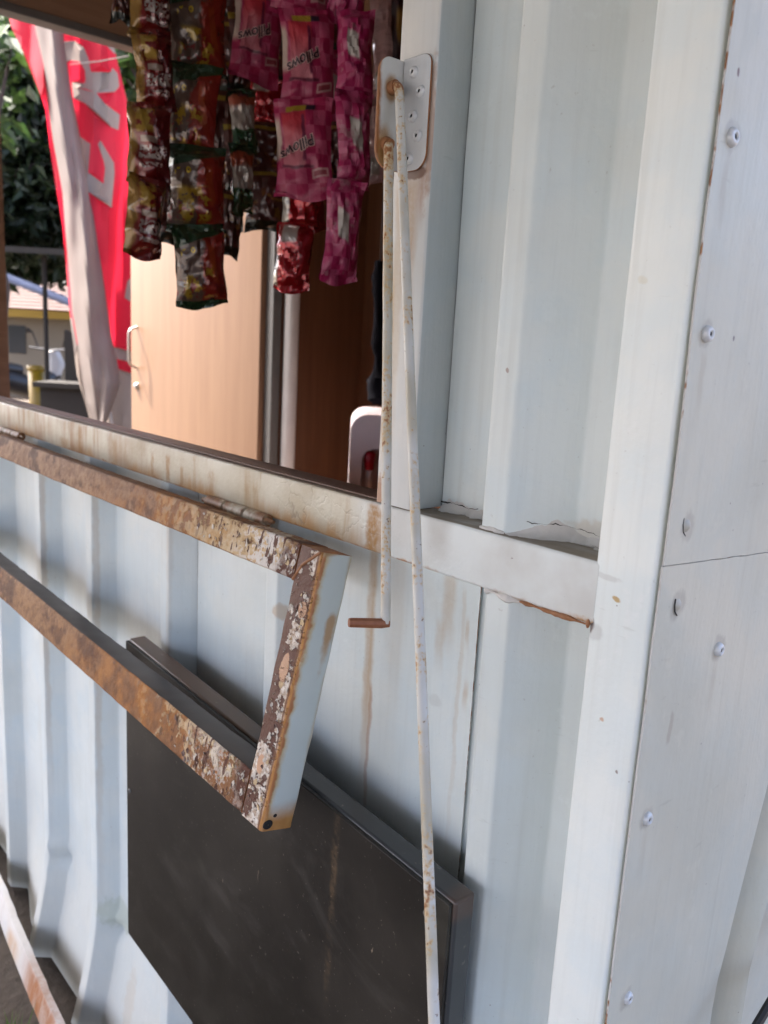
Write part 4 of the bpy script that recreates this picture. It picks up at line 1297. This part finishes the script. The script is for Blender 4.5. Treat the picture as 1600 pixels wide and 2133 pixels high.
strip('DDDD', [(470, -120, 40), (474, 36, 196), (470, 190, 340), (476, 334, 470)], 1.72, 84, 'dark packets filling the gap right of the green banded strip', -0.2, 0.010, seed=22)
strip('DDD', [(602, 20, 180), (598, 174, 330), (600, 324, 462)], 1.78, 80, 'dark packets seen behind the red foil pair', 0.1, 0.010, seed=23)
strip('DFD', [(694, -60, 110), (690, 104, 260), (694, 254, 380)], 1.55, 70, 'dark and magenta packets between the two pink strips', -0.1, 0.010, seed=24)
strip('D', [(258, -60, 40)], 1.5, 40, 'small dark red packet end by the door header', 0.0, 0.008, seed=11)

# ------------------------------------------------------------------ water dispenser in the far corner
m_disp = plain('pinkish_white_plastic', (0.93, 0.81, 0.82), 0.35, 0, 0.05)
m_disp2 = plain('dispenser_recess_plastic', (0.60, 0.50, 0.52), 0.4, 0, 0.05)
m_redtap = plain('red_tap_plastic', (0.45, 0.006, 0.02), 0.3)
dc = at(806, 1000, 2.4)
DW = thing('water_dispenser', (dc.x, dc.y, -1.0), 'pinkish white water dispenser with a red tap in the far corner', 'water dispenser')
fa = math.atan2(-(CAM - dc).x, (CAM - dc).y) + math.pi   # local -y looks at the camera
fa = math.atan2((CAM - dc).y, (CAM - dc).x) + math.pi / 2 + 0.05
zt = at(770, 853, 2.4).z
DW.rotation_euler = (0, 0, fa)
hh = zt + 1.0


def loc_mesh(name, V, Fc, mat, parent, smooth=True):
    o = mk(name, V, Fc, mat, None, None, smooth, None, True); o.parent = parent; return o


# body with a rounded top and an arched recess in the front
prof = []
W2 = 0.112
out_ = [(-W2, 0), (-W2, hh - 0.045)] + [(-W2 + 0.045 - 0.045 * math.cos(t), hh - 0.045 + 0.045 * math.sin(t)) for t in [math.pi / 2 * i / 6 for i in range(1, 7)]]
out_ += [(-x, z) for x, z in reversed(out_)]
rec = [(-0.078, hh - 0.46), (-0.078, hh - 0.125)] + [(-0.078 + 0.035 - 0.035 * math.cos(t), hh - 0.125 + 0.035 * math.sin(t)) for t in [math.pi / 2 * i / 6 for i in range(1, 7)]]
rec += [(-x, z) for x, z in reversed(rec)]
pts = out_ + rec
n1_, n2_ = len(out_), len(rec)
edges = [(i, (i + 1) % n1_) for i in range(n1_)] + [(n1_ + i, n1_ + (i + 1) % n2_) for i in range(n2_)]
vv, ee, ff, *_ = delaunay_2d_cdt([Vector(p) for p in pts], edges, [], 0, 1e-6)
def inpoly(p, poly):
    c = False; j = len(poly) - 1
    for i in range(len(poly)):
        a, b = poly[i], poly[j]
        if (a[1] > p[1]) != (b[1] > p[1]) and p[0] < (b[0] - a[0]) * (p[1] - a[1]) / (b[1] - a[1]) + a[0]: c = not c
        j = i
    return c
V = [(p.x, -0.15, p.y) for p in vv]; Fc = []
for f in ff:
    cx = sum(vv[i].x for i in f) / len(f); cy = sum(vv[i].y for i in f) / len(f)
    if inpoly((cx, cy), out_) and not inpoly((cx, cy), rec): Fc.append(list(f))
b = len(V)
V += [(x, -0.15, z) for x, z in out_] + [(x, 0.15, z) for x, z in out_]
Fc += [[b + i, b + n1_ + i, b + n1_ + (i + 1) % n1_, b + (i + 1) % n1_] for i in range(n1_)] + [[b + n1_ + i for i in range(n1_)]]
loc_mesh('body', V, Fc, m_disp, DW, False)
V = [(x, -0.15, z) for x, z in rec] + [(x * 0.93, -0.06, z) for x, z in rec]
Fc = [[i, (i + 1) % n2_, n2_ + (i + 1) % n2_, n2_ + i] for i in range(n2_)] + [[n2_ + i for i in range(n2_)]]
loc_mesh('recess', V, Fc, m_disp2, DW, False)
for x, mm in ((-0.045, m_redtap), (0.045, plain('blue_tap_plastic', (0.02, 0.05, 0.35), 0.3))):
    tp = lathe_mesh('tap', [(0.001, 0.0), (0.012, 0.0), (0.014, 0.02), (0.016, 0.045), (0.010, 0.05), (0.001, 0.05)], mm, 14)
    o = link('tap', tp, DW); o.location = (x - 0.012, -0.135, hh - 0.150)
    o2 = link('spout', lathe_mesh('spout', [(0.001, 0), (0.008, 0), (0.010, 0.05), (0.001, 0.05)], m_disp, 12), DW); o2.location = (x - 0.012, -0.135, hh - 0.200)
o = loc_mesh('maker_plate', [(-0.03, -0.152, hh - 0.066), (0.02, -0.152, hh - 0.066), (0.02, -0.152, hh - 0.059), (-0.03, -0.152, hh - 0.059), (-0.03, -0.148, hh - 0.066), (0.02, -0.148, hh - 0.066), (0.02, -0.148, hh - 0.059), (-0.03, -0.148, hh - 0.059)],
             [[0, 1, 2, 3], [4, 7, 6, 5], [0, 4, 5, 1], [1, 5, 6, 2], [2, 6, 7, 3], [3, 7, 4, 0]], m_steel, DW, False)

# dark bundle hanging above it
pts = []; rr = []
bt = at(792, 545, 2.6); bb = at(788, 842, 2.6)
for i in range(31):
    t = i / 30
    p = bt.lerp(bb, t); pts.append(p)
    rr.append(0.020 + 0.012 * abs(math.sin(t * 9)) + (0.014 if t > 0.82 else 0) - (0.016 if t > 0.97 else 0) + 0.008 * mnoise.noise(p * 20))
HB = thing('hanging_bundle', bb, 'black bundle hanging on the back wall above the dispenser', 'bag')
tube('bundle', pts, 0.03, plain('black_fabric', (0.004, 0.004, 0.006), 1.0), HB, 14, 0.004, [0.8 * v for v in rr])
bpy.data.materials['black_fabric'].node_tree.nodes['Principled BSDF'].inputs['Specular IOR Level'].default_value = 0.05
tube('strap', [bt, Vector((bt.x, bt.y, HANG + 0.02))], 0.0012, m_cable, HB, 6)


# ------------------------------------------------------------------ banner outside the doorway
def cloth_mat(name, c, trans=0.5):
    m = Mat(name, 0.75)
    P = m.pos()
    n = m.noise(m.sc(P, (20, 20, 3)), 1.0, 3)
    cc = m.mix(n, tuple(v * 0.85 for v in c), c)
    m.color(cc)
    t = m.nt.nodes.new('ShaderNodeBsdfTranslucent'); m.nt.links.new(cc.k, t.inputs[0])
    mx = m.nt.nodes.new('ShaderNodeMixShader'); mx.inputs[0].default_value = trans
    m.nt.links.new(m.b.outputs[0], mx.inputs[1]); m.nt.links.new(t.outputs[0], mx.inputs[2])
    m.nt.links.new(mx.outputs[0], m.nt.nodes['Material Output'].inputs[0])
    return m.mat


m_bred = cloth_mat('red_banner_cloth', (0.50, 0.016, 0.038))
m_bwhite = cloth_mat('white_banner_cloth', (0.25, 0.212, 0.19))
BD = 4.5
bp = lambda x, y: (x / 3.2, y / 3.2)
bq = lambda x, y: (x / 3.2, 450 + y / 3.2)
out_b = [(14, -80), (14, 20), (25, 60), (45, 100), (85, 200), (95, 230), (103, 300), (118, 400), (130, 470), (138, 560), (146, 660), (160, 780), (195, 900),
         (215, 1000), (360, 1000), (350, 700), (320, 400), (283, 400), (277, 350), (278, 300), (272, 250), (262, 200), (243, 120), (232, 75), (215, -80)]
letters = [
    [bp(*p) for p in [(400, 275), (500, 272), (560, 318), (592, 395), (605, 480), (612, 600), (575, 592), (566, 470), (535, 412), (470, 402), (400, 420)]],
    [bp(*p) for p in [(598, 478), (738, 480), (750, 450), (785, 490), (797, 575), (765, 612), (640, 620), (575, 592), (480, 580), (480, 545), (560, 556)]],
    [bp(*p) for p in [(480, 575), (642, 618), (700, 690), (800, 765), (790, 868), (740, 845), (570, 690), (490, 655)]],
    [bp(*p) for p in [(520, 900), (602, 960), (588, 1150), (690, 1225), (700, 1120), (690, 1070), (652, 960), (670, 935), (760, 1085), (764, 1150), (745, 1385), (600, 1285), (540, 1260)]],
    [bp(*p) for p in [(640, 205), (700, 180), (800, 330), (762, 358), (700, 290)]],
    [bq(*p) for p in [(850, 430), (885, 405), (930, 420), (1000, 440), (990, 525), (890, 530), (868, 568), (830, 545), (840, 480)]],
    [(100, 718), (235, 722), (300, 738), (370, 750), (370, 775), (300, 760), (240, 747), (100, 740)],
    [(100, 660), (150, 662), (170, 770), (245, 768), (300, 786), (370, 800), (370, 1010), (100, 1010)],
]
pts, edges = [], []
for poly in [out_b] + letters:
    b = len(pts)
    pts += [Vector(p) for p in poly]
    edges += [(b + i, b + (i + 1) % len(poly)) for i in range(len(poly))]
for i in range(1, 24):
    for j in range(-5, 70):
        p = (i * 15 + random.random(), j * 15 + random.random())
        if inpoly(p, out_b): pts.append(Vector(p))
vv, ee, ff, *_ = delaunay_2d_cdt(pts, edges, [], 0, 1e-4)


def bfold(x, y):
    return 0.06 * math.sin(x / 21 + y / 260) + 0.03 * math.sin(x / 9 + y / 110) + 0.02 * mnoise.noise(Vector((x / 25, y / 90, 0)))


V = [at(p.x, p.y, BD + bfold(p.x, p.y)) for p in vv]
Fc, fm = [], []
for f in ff:
    c = (sum(vv[i].x for i in f) / len(f), sum(vv[i].y for i in f) / len(f))
    if inpoly(c, out_b):
        Fc.append(list(f)[::-1]); fm.append(1 if any(inpoly(c, l) for l in letters) else 0)
base = at(150, 900, BD)
BN = thing('banner', (base.x, base.y, -Z0), 'tall red cloth banner with white lettering outside the doorway', 'banner')
mk('cloth', V, Fc, [m_bred, m_bwhite], BN, fm)
# the pale sleeve that hangs in folds over it
rows = [(-80, 55, 118), (40, 70, 130), (100, 80, 135), (200, 95, 150), (300, 112, 170), (400, 130, 190), (500, 138, 203), (600, 147, 218), (700, 153, 232), (760, 158, 246), (800, 165, 250), (840, 178, 238), (880, 196, 222), (900, 203, 214)]
V, Fc = [], []
ns = 12; rows2 = []
for (y0, l0, r0), (y1, l1, r1) in zip(rows, rows[1:]):
    for k in range(6):
        t = k / 6; rows2.append((y0 + (y1 - y0) * t, l0 + (l1 - l0) * t, r0 + (r1 - r0) * t))
rows2.append(rows[-1])
for (y, l, r) in rows2:
    for i in range(ns + 1):
        t = i / ns
        d = -0.16 * math.sin(math.pi * t) - 0.03 * math.sin(t * 11 + y / 70) * math.sin(math.pi * t) - 0.02 * mnoise.noise(Vector((t * 4, y / 60, 3))) - 0.03
        V.append(at(l + (r - l) * t, y, BD + d))
n = ns + 1
for j in range(len(rows2) - 1):
    for i in range(ns): Fc.append([j * n + i, (j + 1) * n + i, (j + 1) * n + i + 1, j * n + i + 1])
mk('sleeve', V, Fc, m_bwhite, BN)
pt = at(88, -100, BD + 0.02); pb = at(235, 905, BD + 0.02)
tube('pole', [pt + (pt - pb) * 0.05, pb, pb + (pb - pt).normalized() * ((pb.z + Z0) / abs((pb - pt).normalized().z))], 0.012, m_palepole, BN, 8)
tube('tie', [at(146, 134, BD - 0.2), at(205, 128, BD - 0.14), at(268, 116, BD - 0.1)], 0.003, m_cord, BN, 6)

# ------------------------------------------------------------------ trees beyond
def leaf_mat(name, c1, c2, trans=0.35):
    m = Mat(name, 0.5)
    P = m.pos()
    n = m.noise(P, 3.5, 3); n2 = m.noise(P, 30, 2)
    cc = m.mix(m.sm(n * .6 + n2 * .4, .35, .65), c1, c2)
    m.color(cc)
    t = m.nt.nodes.new('ShaderNodeBsdfTranslucent'); m.nt.links.new(cc.k, t.inputs[0])
    mx = m.nt.nodes.new('ShaderNodeMixShader'); mx.inputs[0].default_value = trans
    m.nt.links.new(m.b.outputs[0], mx.inputs[1]); m.nt.links.new(t.outputs[0], mx.inputs[2])
    m.nt.links.new(mx.outputs[0], m.nt.nodes['Material Output'].inputs[0])
    return m.mat


m_leaf = leaf_mat('dark_leaves', (0.005, 0.011, 0.004), (0.021, 0.042, 0.010), 0.22)
m_bark = plain('bark', (0.055, 0.042, 0.032), 0.9, 0, 0.4, 14, 0.6)


def crown(name, blobs, n, size, mat, parent, seed):
    rnd = random.Random(seed)
    V, Fc = [], []
    tot = sum(b[3] ** 2 for b in blobs)
    for (cx, cy, cz, r) in blobs:
        for _ in range(int(n * r * r / tot)):
            d = Vector((rnd.gauss(0, 1), rnd.gauss(0, 1), rnd.gauss(0, 1))).normalized() * r * (rnd.random() ** 0.45)
            p = Vector((cx, cy, cz)) + Vector((d.x, d.y, d.z * 0.8))
            a = Vector((rnd.gauss(0, 1), rnd.gauss(0, 1), rnd.gauss(-0.5, 0.8))).normalized()
            s = Vector((rnd.gauss(0, 1), rnd.gauss(0, 1), rnd.gauss(0, .4))).cross(a).normalized()
            L = size * (0.6 + rnd.random() * 0.8); wd = L * 0.24
            up = a.cross(s) * L * 0.12
            b = len(V)
            V += [p, p + a * L * 0.4 + s * wd + up, p + a * L, p + a * L * 0.4 - s * wd + up]
            Fc += [[b, b + 1, b + 2], [b, b + 2, b + 3]]
    return mk(name, V, Fc, mat, parent, None, False)


m_leaf_light = leaf_mat('light_leaves', (0.018, 0.045, 0.011), (0.062, 0.115, 0.026), 0.4)


def tree(base, h, blobs, n, size, label, seed, r0=0.16, lean_=(0, 0), lm=None):
    t = thing('tree', (base[0], base[1], -Z0), label, 'tree', 'trees beyond the doorway')
    p0 = Vector((base[0], base[1], -Z0)); p1 = p0 + Vector((lean_[0], lean_[1], h))
    pts = [p0.lerp(p1, i / 8) + Vector((0.06 * math.sin(i * 1.3 + seed), 0.06 * math.cos(i * 1.7), 0)) for i in range(9)]
    tube('trunk', pts, r0, m_bark, t, 10, 0.01, [r0 * (1.25 - 0.8 * i / 8) for i in range(9)])
    rnd = random.Random(seed + 5)
    for k, bl in enumerate(blobs[:5]):
        a = pts[5 + k % 3]; e_ = Vector(bl[:3])
        tube('limb', [a, a.lerp(e_, 0.5) + Vector((0, 0, 0.15)), e_], 0.05, m_bark, t, 7, 0.005, [r0 * 0.5, r0 * 0.3, r0 * 0.12])
    crown('crown', blobs, n, size, lm or m_leaf, t, seed)
    return t


def blobs_at(specs):
    out = []
    for px, py, d, r in specs:
        p = at(px, py, d); out.append((p.x, p.y, p.z, r))
    return out


p = at(-160, 700, 8.2)
tree((p.x, p.y), 3.4, blobs_at([(40, 330, 8.6, 0.95), (150, 140, 8.8, 1.0), (-120, 200, 8.6, 1.1), (260, 300, 8.8, 0.9), (60, -40, 8.4, 1.1), (330, 60, 8.5, 1.1), (-40, 430, 8.9, 0.7), (110, 440, 9.2, 0.65), (20, 480, 9.4, 0.5)]), 16000, 0.15, 'broad dark tree directly behind the banner', 3, 0.13)
p = at(330, 700, 11.5)
tree((p.x, p.y), 4.4, blobs_at([(200, 300, 11.5, 1.6), (420, 200, 11.5, 1.6), (20, 150, 12, 1.7), (-180, 350, 12, 1.6), (300, -60, 12, 1.8), (40, -120, 12, 1.8), (-200, 0, 12.5, 1.8), (60, 400, 12, 1.2), (220, 450, 12, 1.0), (-60, 480, 12.3, 0.8), (90, 500, 12.3, 0.7), (60, 545, 12.4, 0.45), (140, 548, 12.4, 0.45), (0, 550, 12.4, 0.45)]), 26000, 0.22, 'taller dark tree in the second row of trees', 9, 0.18)
p = at(-10, 700, 5.4)
tree((p.x, p.y), 3.0, blobs_at([(24, 100, 5.3, 0.20), (8, 160, 5.5, 0.16), (-60, 60, 5.5, 0.45), (-90, 200, 5.7, 0.4)]), 420, 0.16, 'slim young tree with light leaves left of the banner', 14, 0.05, (0, 0), m_leaf_light)
p = at(420, 800, 6.0)
tree((p.x, p.y), 3.0, blobs_at([(258, 110, 5.9, 0.16), (262, 165, 6.0, 0.17), (330, 120, 6.1, 0.35), (400, 60, 6.2, 0.5), (258, 40, 6.2, 0.2)]), 420, 0.20, 'small broad leaved tree behind the door', 21, 0.06, (0, 0), m_leaf_light)

# ------------------------------------------------------------------ open shelter, house and bits behind
m_shel = plain('dark_timber', (0.014, 0.011, 0.008), 0.9, 0, 0.3)
m_shroof = plain('dark_sheet_roof', (0.018, 0.016, 0.014), 0.9, 0, 0.3)
SD = 7.4
a = at(96, 700, SD)
SH = thing('shelter', (a.x, a.y, -Z0), 'dark open shelter with thin posts beyond the banner', 'shelter')
zt_ = at(96, 535, SD).z
xv = Vector((RT.x, RT.y, 0)).normalized(); yv = Vector((FW.x, FW.y, 0)).normalized()
def fr(px, d): q_ = at(px, 700, d); return Vector((q_.x, q_.y, 0))
for px in (96, -260, 420):
    q_ = fr(px, SD)
    tube('post', [(q_.x, q_.y, -Z0), (q_.x, q_.y, zt_)], 0.022, m_shel, SH, 8)
    q_ = fr(px, SD) + yv * 1.6
    tube('post', [(q_.x, q_.y, -Z0), (q_.x, q_.y, zt_ + 0.1)], 0.022, m_shel, SH, 8)
c0 = fr(-300, SD) - yv * 0.15; c1 = fr(460, SD) - yv * 0.15; c2 = c1 + yv * 1.9; c3 = c0 + yv * 1.9
V = [(c.x, c.y, zt_ + dz) for c, dz in ((c0, 0), (c1, 0), (c2, 0.16), (c3, 0.16))] + [(c.x, c.y, zt_ + dz + 0.05) for c, dz in ((c0, 0), (c1, 0), (c2, 0.16), (c3, 0.16))]
mk('roof', V, [[3, 2, 1, 0], [4, 5, 6, 7], [0, 1, 5, 4], [1, 2, 6, 5], [2, 3, 7, 6], [3, 0, 4, 7]], m_shroof, SH, None, False)

HD = 15.0
hb = fr(120, HD)
HS = thing('house', (hb.x, hb.y, -Z0), 'cream house with a red tiled roof and yellow fascia far behind', 'house')
m_cream = plain('cream_render', (0.20, 0.172, 0.128), 0.8, 0, 0.08, 3)
m_tile = plain('red_roof_tiles', (0.050, 0.017, 0.010), 0.8, 0, 0.35, 6)
m_yel = plain('yellow_fascia', (0.30, 0.19, 0.015), 0.6)
ze = at(80, 650, HD).z; zr = at(80, 592, HD + 2.0).z
def slab(name, p0, p1, z0, z1, th, mat, parent):
    V = [p0, p1, p1 + yv * th, p0 + yv * th]
    V = [(v.x, v.y, z0) for v in V] + [(v.x, v.y, z1) for v in V]
    return mk(name, V, [[3, 2, 1, 0], [4, 5, 6, 7], [0, 1, 5, 4], [1, 2, 6, 5], [2, 3, 7, 6], [3, 0, 4, 7]], mat, parent, None, False)
slab('wall', fr(-150, HD), fr(420, HD), -Z0, ze - 0.02, 4.0, m_cream, HS)
e0 = fr(-170, HD) - yv * 0.35; e1 = fr(440, HD) - yv * 0.35
slab('fascia', e0 - yv * 0.02, e1 - yv * 0.02, ze - 0.11, ze + 0.02, 0.04, m_yel, HS)
g0 = e0 + yv * 2.4; g1 = e1 + yv * 2.4
rows_ = 9
for k in range(rows_):          # tile courses, each lapping the one below
    t0, t1 = k / rows_, (k + 1.15) / rows_
    a0, a1, b0_, b1_ = e0.lerp(g0, t0), e1.lerp(g1, t0), e0.lerp(g0, t1), e1.lerp(g1, t1)
    za, zb = ze + 0.05 + (zr - ze) * t0, ze + 0.05 + (zr - ze) * t1 - 0.02
    V = [(a0.x, a0.y, za), (a1.x, a1.y, za), (b1_.x, b1_.y, zb), (b0_.x, b0_.y, zb)]
    V += [(v[0], v[1], v[2] - 0.035) for v in V]
    mk('tile_course', V, [[0, 1, 2, 3], [7, 6, 5, 4], [0, 4, 5, 1], [1, 5, 6, 2], [2, 6, 7, 3], [3, 7, 4, 0]], m_tile, HS, None, False)
wz0, wz1 = -0.35, 0.15
for px in (52, 300):
    q0, q1 = fr(px - 34, HD) - yv * 0.012, fr(px + 2, HD) - yv * 0.012
    wn_ = slab('window', q0, q1, wz0, wz1, 0.02, plain('dark_glass', (0.02, 0.025, 0.03), 0.15), HS)
# pale blue tarpaulin pole along the roof
q0, q1 = at(15, 578, 11.0), at(150, 632, 11.0)
TP = thing('tarpaulin', (q0.x, q0.y, -Z0), 'rolled pale blue tarpaulin sloping in front of the tiled roof', 'tarpaulin')
ex = (q1 - q0)
tube('roll', [q0 - ex * 0.8 + Vector((0, 0, 0)), q0, q1, q1 + ex * 0.8], 0.055, plain('blue_white_tarpaulin', (0.12, 0.155, 0.26), 0.5, 0, .2, 5), TP, 10, 0.01)
for k in (-0.7, 1.7):
    q_ = q0 + ex * k
    tube('pole', [(q_.x, q_.y, -Z0), (q_.x, q_.y, q_.z)], 0.02, m_shel, TP, 8)

# dark counter under the shelter, yellow crate on the ground, a parked motorcycle
CD = 6.6
CT = thing('stall_counter', tuple(fr(160, CD)) [:2] + (-Z0,), 'dark wooden stall counter under the shelter', 'counter')
zc = at(150, 690, CD).z
slab('back_board', fr(98, CD) + yv * 0.35, fr(330, CD) + yv * 0.35, -Z0, zc, 0.04, m_shel, CT)
zc2 = at(150, 800, CD).z
slab('counter_top', fr(70, CD) - yv * 0.05, fr(335, CD) - yv * 0.05, zc2 - 0.04, zc2, 0.38, m_shel, CT)
slab('front_board', fr(80, CD), fr(325, CD), -Z0, zc2 - 0.042, 0.03, m_shel, CT)
YD = 8.6
YB = thing('yellow_bin', tuple(fr(76, YD))[:2] + (-Z0,), 'yellow plastic bin beyond the counter', 'bin')
yz0, yz1 = -Z0, at(70, 762, YD).z
m_ybin = plain('yellow_plastic', (0.22, 0.14, 0.008), 0.4)
q_ = fr(74, YD)
for nm, prof_ in (('body', [(0.001, 0.0), (0.07, 0.0), (0.085, yz1 - yz0 - 0.05), (0.08, yz1 - yz0 - 0.05), (0.06, 0.02)]), ('rim', [(0.088, yz1 - yz0 - 0.05), (0.095, yz1 - yz0 - 0.04), (0.095, yz1 - yz0), (0.078, yz1 - yz0), (0.078, yz1 - yz0 - 0.05)])):
    put(nm, lathe_mesh(nm, prof_, m_ybin, 16), (q_.x, q_.y, yz0), (0, 0, 1), YB)

# motorcycle seen end on between frame and post
MD = 9.5
mb = fr(36, MD)
MC = thing('motorcycle', (mb.x, mb.y, -Z0), 'parked dark motorcycle at the far left of the doorway', 'motorcycle')
m_blk = plain('black_plastic', (0.012, 0.012, 0.014), 0.35); m_tyre = plain('tyre', (0.015, 0.015, 0.015), 0.9)
m_tail = plain('red_lamp', (0.5, 0.02, 0.02), 0.3); m_pearl = plain('pale_fairing', (0.5, 0.48, 0.46), 0.3)
dl = (yv * 0.85 + xv * 0.5).normalized()
def mp(f_, z, s=0.0): 
    q_ = mb + dl * f_ + Vector((dl.y, -dl.x, 0)) * s
    return Vector((q_.x, q_.y, z - Z0))
def wheel(c):
    pts = [c + dl * 0.27 * math.cos(t) + Vector((0, 0, 0.27 * math.sin(t))) for t in [2 * math.pi * i / 20 for i in range(21)]]
    o = tube('wheel', pts, 0.045, m_tyre, MC, 8)
    tube('axle', [c - Vector((dl.y, -dl.x, 0)) * 0.06, c + Vector((dl.y, -dl.x, 0)) * 0.06], 0.03, m_chrome, o, 8)
wheel(mp(-0.62, 0.315)); wheel(mp(0.62, 0.315))
tube('body', [mp(-0.55, 0.62), mp(-0.2, 0.66), mp(0.2, 0.55), mp(0.5, 0.72)], 0.12, m_blk, MC, 12, 0.01, [0.08, 0.14, 0.14, 0.09])
tube('seat', [mp(-0.62, 0.80), mp(-0.35, 0.80), mp(0.02, 0.76)], 0.09, m_blk, MC, 10, 0.004, [0.07, 0.10, 0.07])
tube('front_fairing', [mp(0.42, 0.55), mp(0.5, 0.85), mp(0.46, 1.0)], 0.1, m_pearl, MC, 10, 0.004, [0.07, 0.12, 0.08])
tube('fork', [mp(0.62, 0.315), mp(0.46, 0.95)], 0.03, m_chrome, MC, 8)
tube('handlebar', [mp(0.40, 1.02, -0.33), mp(0.46, 1.0, 0), mp(0.40, 1.02, 0.33)], 0.016, m_blk, MC, 8)
for s in (-1, 1):
    tube('mirror', [mp(0.44, 1.02, 0.22 * s), mp(0.42, 1.2, 0.30 * s), mp(0.40, 1.22, 0.36 * s)], 0.02, m_blk, MC, 8, 0, [0.008, 0.01, 0.035])
tube('tail_lamp', [mp(-0.72, 0.72, -0.06), mp(-0.72, 0.72, 0.06)], 0.035, m_tail, MC, 8)

# grass at the foot of the wall, far left
rnd = random.Random(4)
V, Fc = [], []
for _ in range(900):
    x = -1.9 + rnd.random() * 1.1; y = -0.12 - rnd.random() ** 1.5 * 0.22
    h = 0.03 + rnd.random() * 0.05; a = rnd.random() * 6.28; wd = 0.0022
    dx, dy = math.cos(a), math.sin(a); lx, ly = rnd.gauss(0, .02), rnd.gauss(0, .02)
    if mnoise.noise(Vector((x * 7, y * 7, 0))) < 0.05: continue
    b = len(V)
    V += [(x - dx * wd, y - dy * wd, -Z0), (x + dx * wd, y + dy * wd, -Z0), (x + lx, y + ly, -Z0 + h)]
    Fc.append([b, b + 1, b + 2])
gr = mk('grass', V, Fc, leaf_mat('grass_blades', (0.05, 0.10, 0.02), (0.10, 0.17, 0.03), 0.3), None, None, False)
tag(gr, 'short grass at the foot of the kiosk wall', 'grass', None, 'stuff')
